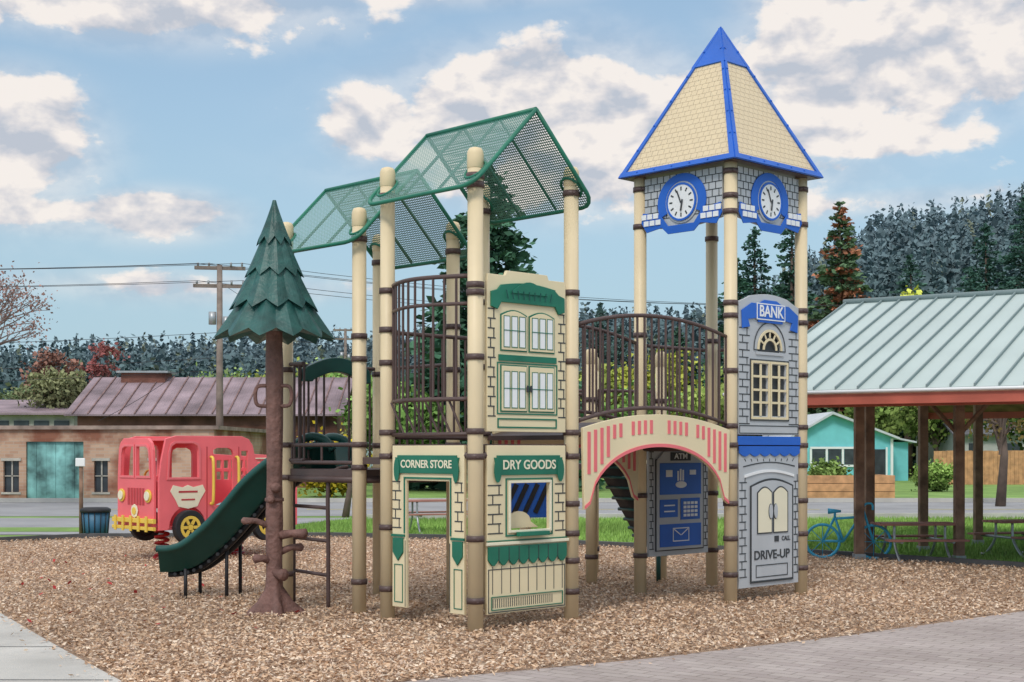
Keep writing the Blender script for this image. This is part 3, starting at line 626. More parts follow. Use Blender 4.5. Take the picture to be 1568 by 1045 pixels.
# ---------------------------------------------------------------- pine climber
PT=empty('moulded_pine_tree_climber'); tx,ty=-2.10,12.5
mb=MB(); seg=24
zs=[0,.04,.12,.25,.45,.8,1.2,1.7,2.2,2.5]
for z in zs:
    rr=.072+.005*math.sin(z*9); fl=max(0,1-z/.25)
    for k in range(seg):
        an=2*math.pi*k/seg; lob=(.5+.5*math.cos(an*5))**1.5
        r_=rr+fl**1.6*(.05+.20*lob)+.004*math.sin(an*7+z*11); mb.v.append(V((tx+r_*math.cos(an),ty+r_*math.sin(an),z if z>0 else -.02)))
for i in range(len(zs)-1):
    for k in range(seg):
        mb.f.append((i*seg+k,i*seg+(k+1)%seg,(i+1)*seg+(k+1)%seg,(i+1)*seg+k)); mb.sm.append(True)
def knob(z,an,l=.16,r=.045,up=.02):
    d=V((math.cos(an),math.sin(an),0)); p=V((tx,ty,z))
    mb.tube([tuple(p+d*.04),tuple(p+d*(l*.6)+V((0,0,up))),tuple(p+d*l+V((0,0,up))),tuple(p+d*(l+.02)+V((0,0,up)))],[r*.9,r*.7,r*.95,r*.3],10)
knob(.78,-2.9,.27,.035,.05); knob(.70,-.3,.30,.05,.02); knob(.48,-2.6,.18,.045,.02); knob(.38,-.9,.16,.06,-.02); knob(1.12,-1.3,.12,.05,0); knob(.55,.3,.24,.04,.04); knob(1.0,-1.7,.11,.04,.02)
for sx in (-1,1):
    mb.tube(smooth([(tx+sx*.06,ty-.03,2.02),(tx+sx*.14,ty-.05,2.01),(tx+sx*.16,ty-.05,1.93),(tx+sx*.14,ty-.05,1.85),(tx+sx*.06,ty-.03,1.84)],4),.017,8)
mb.tube([(tx,ty,1.0),(tx,ty,1.03)],.085,16)
mb.out('trunk',BARK,PT)
mb=MB()
def tier(zt,rt,zb,rb,nl=11,ph=0):
    sg=nl*8; nr=9; b=len(mb.v)
    for i in range(nr):
        t=i/(nr-1)
        for k in range(sg):
            an=2*math.pi*k/sg+ph; q=((k%8)/8.0); pk=1-abs(2*q-1)
            r_=rt+(rb-rt)*(t**1.15); r_*=1+(.06+.12*t)*(pk-.4)
            z=zt+(zb-zt)*t-(t**3)*.075*(pk-.5)
            mb.v.append(V((tx+r_*math.cos(an),ty+r_*math.sin(an),z)))
    for i in range(nr-1):
        for k in range(sg):
            mb.f.append((b+i*sg+k,b+i*sg+(k+1)%sg,b+(i+1)*sg+(k+1)%sg,b+(i+1)*sg+k)); mb.sm.append(False)
    c=len(mb.v); mb.v.append(V((tx,ty,zb+.10)))
    for k in range(sg): mb.f.append((b+(nr-1)*sg+k,b+(nr-1)*sg+(k+1)%sg,c)); mb.sm.append(False)
tier(3.66,.015,3.29,.145,9,0); tier(3.44,.07,3.01,.24,10,.3); tier(3.17,.15,2.72,.36,11,.1); tier(2.88,.24,2.46,.495,12,.2)
mb.out('crown',PINEG,PT)

# ---------------------------------------------------------------- fire truck rider
FT=empty('fire_truck_spring_rider'); N0=V((-4.55,18.15,0)); w=.98; Lt=2.15
NF=N0+v*w
def truck_side(p,q,nm):
    P=Panel(nm,FT,p,q,0)
    Lq=P.L; fx=(lambda a:a) if nm=='near_side' else (lambda a:Lq-a)
    def T(L): return [[(fx(x),z) for x,z in l] for l in L]
    arch=[(.42+.27*math.cos(math.pi-math.pi*k/12),.45+.27*math.sin(math.pi*k/12)) for k in range(13)]
    arch2=[(1.62+.27*math.cos(math.pi-math.pi*k/12),.45+.27*math.sin(math.pi*k/12)) for k in range(13)]
    outer=[(0,.42),(.13,.42)]+arch+[(.75,.36),(1.3,.36)]+arch2+[(2.0,.42),(2.15,.42),(2.15,1.36),(1.45,1.40),(1.42,1.52),(1.36,1.60),(1.25,1.64),(.25,1.64),(.10,1.60),(.03,1.3),(0,1.05)]
    win=[(.14,1.10),(.58,1.10),(.58,1.46),(.56,1.51),(.50,1.54),(.24,1.54),(.18,1.50),(.16,1.40)]
    door=[(.78,.72),(1.12,.72),(1.12,1.40),(1.10,1.46),(1.04,1.49),(.86,1.49),(.80,1.46),(.78,1.40)]
    holes=[win,door,rect(1.24,1.12,1.34,1.44)]+[rect(1.50+.12*k,1.20,1.58+.12*k,1.31) for k in range(5)]+[rect(1.50+.12*k,1.04,1.58+.12*k,1.15) for k in range(5)]
    P.shape('side_body',T([outer]+holes),TRED,0,.04,.006)
    P.shape('window_trim',T([[(.11,1.07),(.61,1.07),(.61,1.48),(.58,1.54),(.51,1.57),(.22,1.57),(.16,1.53),(.13,1.42)],win]),PINK,.041,.012,.003)
    P.shape('crest',T([[(.20,1.0),(.34,.97),(.42,1.0),(.50,.97),(.64,1.0),(.68,.92),(.60,.80),(.56,.72),(.42,.69),(.28,.72),(.24,.80),(.16,.92)]]),PALE,.041,.008,.002)
    P.shape('crest_lines',T([[(.32,.80),(.52,.80),(.52,.82),(.32,.82)],[(.28,.90),(.56,.90),(.56,.925),(.28,.925)]]),TRED2,.0495,.003)
    P.shape('ladder_rail',T([rect(1.46,1.335,2.12,1.35),rect(1.46,1.165,2.12,1.18),rect(1.46,1.0,2.12,1.015)]),PALE,.041,.01)
    P.shape('running_board',T([rect(.78,.38,1.28,.44)]),YEL,.041,.05,.004)
    P.shape('door_lines',T([rect(.70,.5,.712,1.5),rect(1.19,.5,1.202,1.5)]),TRED2,.041,.003)
    for a in (.42,1.62):
        cx=fx(a); P.shape('tyre',[circ(cx,.45,.225),circ(cx,.45,.15)],BLACK,.02,.10,.012)
        P.shape('hub',[circ(cx,.45,.16)],BLACK,.05,.05)
        P.shape('hub_ring',[circ(cx,.45,.15),circ(cx,.45,.11)],YEL,.105,.012)
        P.shape('hub_spokes',[line(cx+.045*math.cos(t),.45+.045*math.sin(t),cx+.112*math.cos(t),.45+.112*math.sin(t),.04) for t in (2*math.pi*k/6 for k in range(6))]+[circ(cx,.45,.04,12)],YEL,.103,.012)
    return P
truck_side(N0,N0+u*Lt,'near_side'); truck_side(NF+u*Lt,NF,'far_side')
P=Panel('truck_front',FT,NF,N0,.0)
c=w/2
P.shape('front_body',[[(.02,.42),(w-.02,.42),(w-.02,1.08),(w-.05,1.46),(w-.09,1.55),(w-.18,1.61),(.18,1.61),(.09,1.55),(.05,1.46),(.02,1.08)],[(.12,1.12),(c-.04,1.12),(c-.04,1.50),(.22,1.50),(.16,1.47),(.14,1.40)],[(c+.04,1.12),(w-.12,1.12),(w-.14,1.40),(w-.16,1.47),(w-.22,1.50),(c+.04,1.50)]],TRED,0,.04,.006)
P.shape('window_trim',[[(.09,1.09),(c-.015,1.09),(c-.015,1.53),(.20,1.53),(.13,1.49),(.11,1.40)],[(.12,1.12),(c-.04,1.12),(c-.04,1.50),(.22,1.50),(.16,1.47),(.14,1.40)],[(c+.015,1.09),(w-.09,1.09),(w-.11,1.40),(w-.13,1.49),(w-.20,1.53),(c+.015,1.53)],[(c+.04,1.12),(w-.12,1.12),(w-.14,1.40),(w-.16,1.47),(w-.22,1.50),(c+.04,1.50)]],PINK,.041,.012,.003)
P.shape('headlights',[circ(.15,.86,.085,20),circ(w-.15,.86,.085,20)],YEL,.041,.02,.004); P.shape('lamp_lens',[circ(.15,.86,.06,20),circ(w-.15,.86,.06,20)],PALE,.062,.015,.003)
P.shape('grille_bars',[rect(.30+.075*k,.74,.345+.075*k,.96) for k in range(6)],TRED2,.041,.006)
P.shape('badge',[circ(c,.66,.09,8)],PALE,.048,.01,.002); P.shape('badge_centre',[circ(c,.66,.05,16)],YEL,.059,.006)
P.shape('bumper',[rect(-.04,.51,w+.04,.57),rect(-.04,.42,w+.04,.465)],YEL,.041,.05,.006)
P.shape('bumper_posts',[rect(.05+.2*k,.40,.10+.2*k,.60) for k in range(5)],YEL,.092,.02,.004)
mb=MB()
mb.obox(NF+V((0,0,.42))+u*.05,u*(Lt-.1),-v*w,(0,0,.04)); mb.obox(NF+V((0,0,.44))+u*(Lt-.04),u*.04,-v*w,(0,0,.85))
mb.out('floor_and_back',TRED,FT)
mb=MB(); mb.obox(NF+V((0,0,.44))+u*.55-v*.1,u*.3,-v*(w-.2),(0,0,.32)); mb.obox(NF+V((0,0,.7))+u*.06,u*.14,-v*w,(0,0,.35)); mb.obox(NF+V((0,0,1.58))+u*.3,u*.85,-v*w,(0,0,.035)); mb.out('bench_and_dash',TRED,FT)
mb=MB()
for uu in (.76,1.15): 
    mb.tube(smooth([tuple(N0+u*uu-v*.05+V((0,0,.75))),tuple(N0+u*uu-v*.11+V((0,0,.8))),tuple(N0+u*uu-v*.11+V((0,0,1.3))),tuple(N0+u*uu-v*.05+V((0,0,1.36)))],4),.02,8)
mb.tube([tuple(NF-v*.25+u*.3+V((0,0,1.05))+ (V((0,0,1))*math.sin(t)-v*math.cos(t))*.14) for t in [2*math.pi*k/16 for k in range(17)]],.015,6)
mb.out('grab_rails',YEL,FT)
mb=MB()
for c_ in (N0+v*w*.5+u*.35,N0+v*w*.5+u*1.5):
    mb.tube([(c_.x+.085*math.cos(t),c_.y+.085*math.sin(t),.02+.40*t/(2*math.pi*5)) for t in [2*math.pi*5*k/80 for k in range(81)]],.02,6)
    mb.tube([(c_.x,c_.y,0),(c_.x,c_.y,.05)],.12,14)
mb.out('springs',RED,FT)

# ---------------------------------------------------------------- pavilion
PV=empty('picnic_pavilion'); e_=V((.84,-.543,0)); r_=V((.543,.84,0)); O=V((2.67,17.5,0))
def pv(a,b,z): return tuple(O+e_*a+r_*b+V((0,0,z)))
rf=MB(); EL=10
rf.prism([pv(0,0,2.14),pv(EL,0,2.14),pv(EL,4.2,3.60),pv(0,4.2,3.60)],(0,0,.03))
rf.prism([pv(0,8.4,2.14),pv(EL,8.4,2.14),pv(EL,4.2,3.60),pv(0,4.2,3.60)],(0,0,.03))
rf.out('roof_sheets',METALROOF,PV)
sm=MB(); k=0.02
while k<EL:
    sm.prism([pv(k,0,2.17),pv(k+.018,0,2.17),pv(k+.018,4.2,3.63),pv(k,4.2,3.63)],(0,0,.035)); 
    sm.prism([pv(k,8.4,2.17),pv(k+.018,8.4,2.17),pv(k+.018,4.2,3.63),pv(k,4.2,3.63)],(0,0,.035)); k+=.27
sm.tube([pv(-.02,4.2,3.65),pv(EL,4.2,3.65)],.045,8); sm.out('standing_seams',mat('seam_metal',(.20,.26,.26),.6,.05),PV)
sf=MB(); sf.prism([pv(.01,.01,2.10),pv(EL,.01,2.10),pv(EL,4.2,3.56),pv(.01,4.2,3.56)],(0,0,.03)); sf.prism([pv(.01,8.39,2.10),pv(EL,8.39,2.10),pv(EL,4.2,3.56),pv(.01,4.2,3.56)],(0,0,.03)); sf.out('soffit',WOOD,PV)
fc=MB(); fc.obox(pv(-.02,-.04,1.99),e_*EL,r_*.035,(0,0,.12)); fc.obox(pv(-.02,8.4,1.99),e_*EL,r_*.035,(0,0,.12))
fc.obox(pv(.3,.55,1.98),e_*(EL-.3),r_*.12,(0,0,.22))
fc.prism([pv(-.03,0,1.98),pv(-.03,0,2.13),pv(-.03,4.2,3.59),pv(-.03,4.2,3.44)],e_*.03); fc.prism([pv(-.03,8.4,1.98),pv(-.03,8.4,2.13),pv(-.03,4.2,3.59),pv(-.03,4.2,3.44)],e_*.03)
fc.out('fascia',RUSTRED,PV)
gt=MB(); gt.tube([pv(-.03,-.07,2.14),pv(EL,-.07,2.14)],.02,8); gt.out('gutter',WHITE,PV)
pt=MB(); pb=MB()
for (x,y,hh) in ((4.60,18.75,2.5),(4.80,19.0,2.55),(5.83,18.45,2.45),(5.90,20.3,3.1),(7.15,21.7,3.4),(8.2,17.0,2.4),(8.0,20.0,3.1)):
    pt.obox((x-.06,y-.06,0),(.12,0,0),(0,.12,0),(0,0,hh)); pb.obox((x-.073,y-.073,0),(.146,0,0),(0,.146,0),(0,0,.08))
for (x,y,hh) in ((5.83,18.45,2.2),(7.15,21.7,2.9)):
    pt.tube([(x,y,hh-.55),tuple(V((x,y,hh-.05))+e_*.45)],.035,4); pt.tube([(x,y,hh-.55),tuple(V((x,y,hh-.05))-e_*.45)],.035,4)
pt.obox(pv(.6,2.3,2.45),e_*8,r_*.12,(0,0,.2)); pt.obox(pv(.6,5.9,2.45),e_*8,r_*.12,(0,0,.2))
pt.out('timber_posts',WOOD,PV,bevel=.008); pb.out('post_shoes',STEEL,PV)
sheet('pavilion_slab',[pv(4.2,2.2,0)[:2],pv(EL,2.2,0)[:2],pv(EL,7.4,0)[:2],pv(4.2,7.4,0)[:2]],.02,CONC)
def picnic(x,y,an,h=.47,Lx=1.05,m=None):
    T=empty('picnic_table'); c_,s_=math.cos(an),math.sin(an); a=V((c_,s_,0)); b=V((-s_,c_,0)); p=V((x,y,0)); mb=MB()
    for k in range(4): mb.obox(p-a*Lx/2+b*(-.22+k*.115)+V((0,0,h)),a*Lx,b*.10,(0,0,.03))
    for sg in (-1,1): mb.obox(p-a*Lx/2+b*(sg*.48-.08)+V((0,0,h*.6)),a*Lx,b*.16,(0,0,.025))
    mb.out('boards',m or CEDAR2,T,bevel=.004); mb=MB()
    for q in (-.32,.32):
        o=p+a*(Lx*q)
        for sg in (-1,1): mb.tube(smooth([tuple(o+b*sg*.52+V((0,0,.02))),tuple(o+b*sg*.4+V((0,0,.03))),tuple(o+b*sg*.2+V((0,0,h*.5))),tuple(o+b*sg*.18+V((0,0,h)))],4),.018,8)
        mb.tube([tuple(o-b*.5+V((0,0,h*.6-.01))),tuple(o+b*.5+V((0,0,h*.6-.01)))],.018,8)
    mb.out('frame',STEEL,T)
CEDAR2=mat('table_boards',(.38,.17,.13),.6,.2)
picnic(5.30,18.6,.05,m=None); picnic(-1.25,25,0.3,h=.55,Lx=1.5); picnic(7.0,19.3,.3)
BR=empty('bicycle_shaped_rack'); mb=MB(); bx,by=4.45,18.9
dirb=V((.96,-.28,0)); zz=V((0,0,1))
def wheel(c,r):
    mb.tube([tuple(c+dirb*(r*math.cos(t))+zz*(r*math.sin(t))) for t in [2*math.pi*k/24 for k in range(25)]],.02,6)
    for k in range(4):
        t=k*math.pi/4; mb.tube([tuple(c+dirb*(r*math.cos(t))+zz*(r*math.sin(t))),tuple(c-dirb*(r*math.cos(t))-zz*(r*math.sin(t)))],.005,4)
w1=V((bx-.30,by,.24)); w2=w1+dirb*.66; wheel(w1,.22); wheel(w2,.22)
seat=w1+dirb*.16+zz*.32; head=w2-dirb*.14+zz*.38; crank=w1+dirb*.27
for a,b in ((w1,seat),(seat,crank),(w1,crank),(crank,head),(seat-zz*.02,head-zz*.05),(head+zz*.06,w2),(seat,seat+zz*.07)): mb.tube([tuple(a),tuple(b)],.017,8)
mb.tube([tuple(seat+zz*.08-dirb*.09),tuple(seat+zz*.08+dirb*.08)],[.04,.015],8)
mb.tube(smooth([tuple(head+zz*.06),tuple(head+zz*.12+dirb*.04),tuple(head+zz*.12+dirb*.12),tuple(head+zz*.04+dirb*.13)],4),.015,8)
mb.out('frame_and_wheels',CYAN,BR)
LB=empty('litter_bin'); mb=MB(); bx,by=-6.95,23.6
mb.tube([(bx,by,.02),(bx,by,.42)],[.19,.22],20); mb.out('body',mat('bin_blue',(.05,.16,.26),.5,.1),LB)
mb=MB(); mb.tube([(bx,by,.42),(bx,by,.47),(bx,by,.50),(bx,by,.505)],[.25,.25,.20,.05],20)
for k in range(14):
    t=k*math.pi/7; mb.tube([(bx+.2*math.cos(t),by+.2*math.sin(t),.0),(bx+.235*math.cos(t),by+.235*math.sin(t),.44)],.008,4)
mb.out('lid_and_slats',BLACK,LB)
SG=empty('park_sign'); mb=MB(); mb.tube([(-7.25,23.8,0),(-7.25,23.8,1.2)],.035,8); mb.out('post',WOOD,SG); mb=MB(); mb.box(-7.33,23.74,1.18,-7.17,23.77,1.32); mb.out('plate',WHITE,SG,bevel=.01)

# ---------------------------------------------------------------- buildings
def brickmat(name,c1,c2,mo,vs=1.0):
    m=bpy.data.materials.new(name); m.use_nodes=True; nt=m.node_tree; b=nt.nodes['Principled BSDF']; tc=nt.nodes.new('ShaderNodeTexCoord')
    mp=nt.nodes.new('ShaderNodeMapping'); mp.inputs['Rotation'].default_value=(math.pi/2,0,0)
    br=nt.nodes.new('ShaderNodeTexBrick'); br.inputs['Scale'].default_value=1; br.inputs['Brick Width'].default_value=.26; br.inputs['Row Height'].default_value=.09; br.inputs['Mortar Size'].default_value=.008
    br.inputs['Color1'].default_value=(*c1,1); br.inputs['Color2'].default_value=(*c2,1); br.inputs['Mortar'].default_value=(*mo,1)
    nt.links.new(tc.outputs['Object'],mp.inputs['Vector']); nt.links.new(mp.outputs['Vector'],br.inputs['Vector'])
    n=nt.nodes.new('ShaderNodeTexNoise'); n.inputs['Scale'].default_value=vs; n.inputs['Detail'].default_value=7; nt.links.new(tc.outputs['Object'],n.inputs['Vector'])
    r=nt.nodes.new('ShaderNodeValToRGB'); r.color_ramp.elements[0].position=.40; r.color_ramp.elements[0].color=(.55,.30,.24,1); r.color_ramp.elements[1].position=.56; r.color_ramp.elements[1].color=(1.1,1.05,1,1); nt.links.new(n.outputs['Fac'],r.inputs['Fac'])
    mx=nt.nodes.new('ShaderNodeMix'); mx.data_type='RGBA'; mx.blend_type='MULTIPLY'; mx.inputs[0].default_value=.95
    nt.links.new(br.outputs['Color'],mx.inputs[6]); nt.links.new(r.outputs['Color'],mx.inputs[7]); nt.links.new(mx.outputs[2],b.inputs['Base Color']); b.inputs['Roughness'].default_value=.9
    return m
BRK=brickmat('old_brick',(.52,.36,.26),(.42,.26,.18),(.45,.36,.29))
GLASS=mat('dark_glass',(.05,.06,.07),.15,.3)
BB=empty('brick_building')
mb=MB(); 
def wall_holes(mb,x0,x1,y,z0,z1,holes,t=.25):
    xs=sorted({x0,x1,*[h[0] for h in holes],*[h[2] for h in holes]}); zs=sorted({z0,z1,*[h[1] for h in holes],*[h[3] for h in holes]})
    for i in range(len(xs)-1):
        for j in range(len(zs)-1):
            cx,cz=(xs[i]+xs[i+1])/2,(zs[j]+zs[j+1])/2
            if any(h[0]<cx<h[2] and h[1]<cz<h[3] for h in holes): continue
            mb.box(xs[i],y,zs[j],xs[i+1],y+t,zs[j+1])
bh=[(-14.6,.25,-14.15,1.15),(-12.0,.25,-11.6,1.15),(-10.4,.25,-10.0,1.15),(-13.95,0,-12.3,1.70)]
wall_holes(mb,-24,-8.55,40.6,-.05,2.05,bh); mb.box(-8.8,40.85,-.05,-8.55,50,2.05); mb.box(-24,50,-.05,-8.55,50.25,2.05)
mb.out('walls',BRK,BB)
mb=MB(); mb.box(-24.1,40.5,2.05,-8.4,50.4,2.16); mb.out('parapet_cap',mat('cap_grey',(.30,.22,.18),.8,.4),BB)
mb=MB()
for k in range(6): mb.box(-13.94+.273*k,40.68+.008*(k%2),.0,-13.94+.273*k+.266,40.74,1.69)
mb.out('sliding_doors',mat('teal_peeling',(.17,.36,.34),.8,.85,vs=1.8,bump=.4,bs=10),BB)
mb=MB(); 
for h in bh[:3]: mb.box(h[0],40.72,h[1],h[2],40.74,h[3])
mb.out('windows',GLASS,BB)
mb=MB()
for h in bh[:3]:
    mb.box(h[0]-.06,40.57,h[1]-.06,h[2]+.06,40.6-.002,h[1]); mb.box((h[0]+h[2])/2-.02,40.68,h[1],(h[0]+h[2])/2+.02,40.715,h[3]); mb.box(h[0],40.68,.7,h[2],40.714,.73); mb.box(h[0]-.06,40.57,h[3],h[2]+.06,40.598,h[3]+.08)
mb.out('window_trim',mat('old_trim',(.45,.42,.36),.8,.2),BB)
BN=empty('rusty_barn')
def corr(name,col,var,ax='x',sc_=9,bd_=.03,vs=1.0):
    m=mat(name,col,.7,var,vs=vs); nt=m.node_tree; b=nt.nodes['Principled BSDF']; tc=nt.nodes.new('ShaderNodeTexCoord'); w_=nt.nodes.new('ShaderNodeTexWave'); w_.bands_direction=ax.upper(); w_.inputs['Scale'].default_value=sc_
    nt.links.new(tc.outputs['Object'],w_.inputs['Vector']); bp=nt.nodes.new('ShaderNodeBump'); bp.inputs['Distance'].default_value=bd_; bp.inputs['Strength'].default_value=.5; nt.links.new(w_.outputs['Fac'],bp.inputs['Height']); nt.links.new(bp.outputs['Normal'],b.inputs['Normal']); return m
RUST=corr('rusty_wall',(.20,.085,.062),.65); ROOFP=corr('old_metal_roof',(.26,.195,.215),.45,'x',3,.02,vs=.8)
mb=MB(); mb.box(-16.9,55,-.05,-6.8,62,2.85); mb.prism([(-16.9,55,2.85),(-16.9,62,2.85),(-16.9,58.5,4.3)],(.05,0,0)); mb.out('walls',RUST,BN)
mb=MB(); mb.prism([(-17.3,54.6,2.78),(-6.5,54.6,2.78),(-6.5,58.5,4.40),(-17.3,58.5,4.40)],(0,0,.07)); mb.prism([(-17.3,62.4,2.78),(-6.5,62.4,2.78),(-6.5,58.5,4.40),(-17.3,58.5,4.40)],(0,0,.07)); mb.out('roof',ROOFP,BN)
mb=MB()
k=-17.0
while k<-6.6: mb.prism([(k,54.58,2.86),(k+.05,54.58,2.86),(k+.05,58.5,4.485),(k,58.5,4.485)],(0,0,.03)); k+=.6
mb.out('roof_battens',mat('rust_batten',(.20,.12,.11),.8,.4),BN)
mb=MB(); mb.box(-16.0,57.9,4.2,-14.2,59.1,4.62); mb.out('roof_monitor_walls',RUST,BN); mb=MB(); mb.box(-16.15,57.7,4.62,-14.05,59.3,4.70); mb.out('roof_monitor_cap',STEEL,BN)
mb=MB(); 
for x in (-15,-12.6,-9.5): mb.box(x,54.93,.3,x+.8,54.97,1.9)
mb.out('doors',GLASS,BN)
WH=empty('warehouse'); mb=MB(); mb.box(-32,62,-.05,-19.2,72,3.0); mb.out('walls',mat('weathered_white',(.42,.40,.36),.8,.3,vs=1.5),WH)
mb=MB(); mb.prism([(-32.4,61.6,3.0),(-18.8,61.6,3.0),(-18.8,67,3.75),(-32.4,67,3.75)],(0,0,.1)); mb.prism([(-32.4,72.4,3.0),(-18.8,72.4,3.0),(-18.8,67,3.75),(-32.4,67,3.75)],(0,0,.1)); mb.out('roof',ROOFP,WH)
mb=MB(); 
for k in range(14): mb.box(-31.5+.88*k,61.95,2.15,-30.85+.88*k,61.99,2.75)
mb.out('clerestory_windows',GLASS,WH)
BH=empty('turquoise_house'); TURQ=mat('turquoise_siding',(.20,.62,.66),.7,.08,vs=2); X0=2.3
def bx_(mb,*a): mb.box(a[0]+X0,a[1],a[2],a[3]+X0,a[4],a[5])
def pr_(mb,pts,h): mb.prism([(p[0]+X0,p[1],p[2]) for p in pts],h)
mb=MB(); bx_(mb,11.0,66,-.05,15.4,74,2.15); pr_(mb,[(11.0,66,2.15),(15.4,66,2.15),(12.6,66,3.1)],(0,8,0)); bx_(mb,15.4,67.5,-.05,16.6,74,1.85); mb.out('walls',TURQ,BH)
mb=MB(); pr_(mb,[(10.6,65.6,1.98),(10.6,65.6,2.08),(12.6,65.6,3.25),(12.6,65.6,3.13)],(0,8.6,0)); pr_(mb,[(15.7,65.6,1.95),(15.7,65.6,2.05),(12.6,65.6,3.25),(12.6,65.6,3.13)],(0,8.6,0)); pr_(mb,[(15.4,67.1,2.1),(16.9,67.1,1.8),(16.9,67.1,1.88),(15.4,67.1,2.18)],(0,7,0)); mb.out('roof',mat('pale_roof',(.55,.58,.6),.8,.1),BH)
mb=MB(); 
for x in (11.7,12.45,13.2): bx_(mb,x,65.93,.8,x+.6,65.97,1.5)
bx_(mb,14.6,65.93,.0,15.1,65.97,1.5); mb.out('windows',GLASS,BH)
mb=MB(); bx_(mb,11.6,65.9,.68,13.9,65.96,.78); bx_(mb,11.6,65.9,1.52,13.9,65.96,1.62)
for x in (11.58,12.32,13.07,13.82): bx_(mb,x,65.91,.79,x+.1,65.955,1.51)
bx_(mb,15.35,65.93,0,15.47,65.98,2.0); bx_(mb,14.5,65.9,0,14.58,65.96,1.6); bx_(mb,15.12,65.9,0,15.2,65.96,1.6); mb.out('trim',WHITE,BH)
def house(x,y,w,d,h,rh,wall,roofm,name='house'):
    H_=empty(name); mb=MB(); mb.box(x,y,-.05,x+w,y+d,h); mb.prism([(x,y,h),(x,y+d,h),(x,y+d/2,h+rh)],(w,0,0)); mb.out('walls',wall,H_)
    mb=MB(); mb.prism([(x-.3,y-.4,h-.12),(x+w+.3,y-.4,h-.12),(x+w+.3,y+d/2,h+rh+.06),(x-.3,y+d/2,h+rh+.06)],(0,0,.08)); mb.prism([(x-.3,y+d+.4,h-.12),(x+w+.3,y+d+.4,h-.12),(x+w+.3,y+d/2,h+rh+.06),(x-.3,y+d/2,h+rh+.06)],(0,0,.08)); mb.out('roof',roofm,H_)
    mb=MB(); k=x+.6
    while k<x+w-1: mb.box(k,y-.03,.9,k+.7,y-.005,1.8); k+=1.9
    mb.out('windows',GLASS,H_)
house(-9.6,70,3.2,6,2.9,1.4,mat('pale_blue_siding',(.42,.55,.6),.7,.1),ROOFP); house(22,70,7,7,2.3,1.2,mat('grey_siding',(.5,.5,.48),.7,.1),mat('dark_shingle',(.12,.12,.13),.9,.2)); house(2.0,75,6,7,2.3,1.3,mat('tan_siding',(.5,.42,.33),.7,.1),mat('brown_shingle',(.16,.12,.1),.9,.2))
PL=empty('cedar_planter'); mb=MB()
for k in range(3): mb.box(8.0,41,.02+.24*k,11.1,41.1,.245+.24*k)
mb.box(11.02,41.1,.02,11.12,43,.72); mb.out('boards',CEDAR,PL)
mb=MB(); mb.box(8.1,41.1,0,11.0,43,.62); mb.out('soil',WOOD,PL)
FE=empty('wooden_fence'); mb=MB(); x=17.9
while x<23: mb.box(x,60,0,x+.17,60.04,1.42+.03*R.random()); x+=.18
mb.box(17.9,60.05,.3,23,60.1,.4); mb.box(17.9,60.05,1.1,23,60.1,1.2); mb.out('boards',CEDAR,FE)
def pole(x,y,h,arms=True):
    U=empty('utility_pole'); mb=MB(); mb.tube([(x,y,0),(x,y,h)],[.13,.085],10)
    for z,l in ((h-.15,.78),(h-.72,.82)): mb.obox((x-l,y-.12,z),(2*l,.25,0),(0,.1,0),(0,0,.11))
    mb.out('pole',WOODG,U); mb=MB()
    for z,l in ((h-.04,.78),(h-.61,.82)):
        for k in (-.9,-.45,.45,.9): mb.tube([(x+l*k,y+.05,z),(x+l*k,y+.05,z+.12)],.035,6)
    mb.tube([(x-.22,y-.05,h-1.9),(x-.22,y-.05,h-1.5)],.12,10); mb.tube([(x+.22,y-.05,h-2.0),(x+.22,y-.05,h-1.65)],.10,10)
    mb.out('insulators_and_transformers',STEEL,U)
WOODG=mat('grey_pole_wood',(.24,.19,.16),.9,.3,vs=3)
pole(-9.3,45,7.35); pole(-10.6,90,9.2); pole(26,60,8)
mb=MB()
def wire(a,b,sag,n=14):
    a=V(a);b=V(b); mb.tube([tuple(a.lerp(b,k/n)-V((0,0,sag*4*(k/n)*(1-k/n)))) for k in range(n+1)],.008,4,False)
for o,z in ((-.7,7.4),(-.35,7.4),(.7,7.4),(-.7,6.85),(.7,6.85)):
    wire((-9.3+o,45,z),(-45,40,z+.3),.6); wire((-9.3+o,45,z),(26+o,60,z+.9),1.0)
wire((-9.3,45,5.2),(-45,41,5.4),.7); wire((-9.3,45,5.2),(26,60,6.2),1.1); wire((-9.3,45,4.4),(-45,41,4.2),.6); wire((-9.3,45,5.0),(-12,41,2.3),.2); wire((-9.3,45,6.8),(-10.6,90,9.1),.6); wire((-9.3,45,4.0),(-50,45,3.6),.5)
mb.out('overhead_wires',BLACK)

# ---------------------------------------------------------------- hills, trees
def el(az):
    xs=[-.9,-.36,-.3,-.1,0.0,.06,.12,.17,.22,.26,.31,.36,.45,.9]; ys=[.05,.050,.055,.053,.070,.080,.078,.092,.122,.143,.146,.156,.150,.09]
    return np.interp(az,xs,ys)
def hz(x,y):
    t=np.clip((y-150)/300,0,1); t=t*t*(3-2*t); az=x/np.maximum(y,1)
    return el(az)*np.where(y<450,y,450)*t+ t*3*np.sin(x*.03)*np.cos(y*.02)
gx=np.linspace(-800,800,100); gy=np.linspace(130,800,38); GX,GY=np.meshgrid(gx,gy); GZ=hz(GX,GY)-.5
vs=np.stack([GX,GY,GZ],-1).reshape(-1,3); nx=len(gx)
fs=[(j*nx+i,j*nx+i+1,(j+1)*nx+i+1,(j+1)*nx+i) for j in range(len(gy)-1) for i in range(nx-1)]
me=bpy.data.meshes.new('hills'); me.from_pydata(vs.tolist(),[],fs); me.polygons.foreach_set('use_smooth',[True]*len(fs)); me.materials.append(mat('hazy_hillside',(.15,.21,.22),.95,.2,vs=.03,spec=.05)); COL.objects.link(bpy.data.objects.new('hills',me))  # aerial haze is painted into the hillside base colour
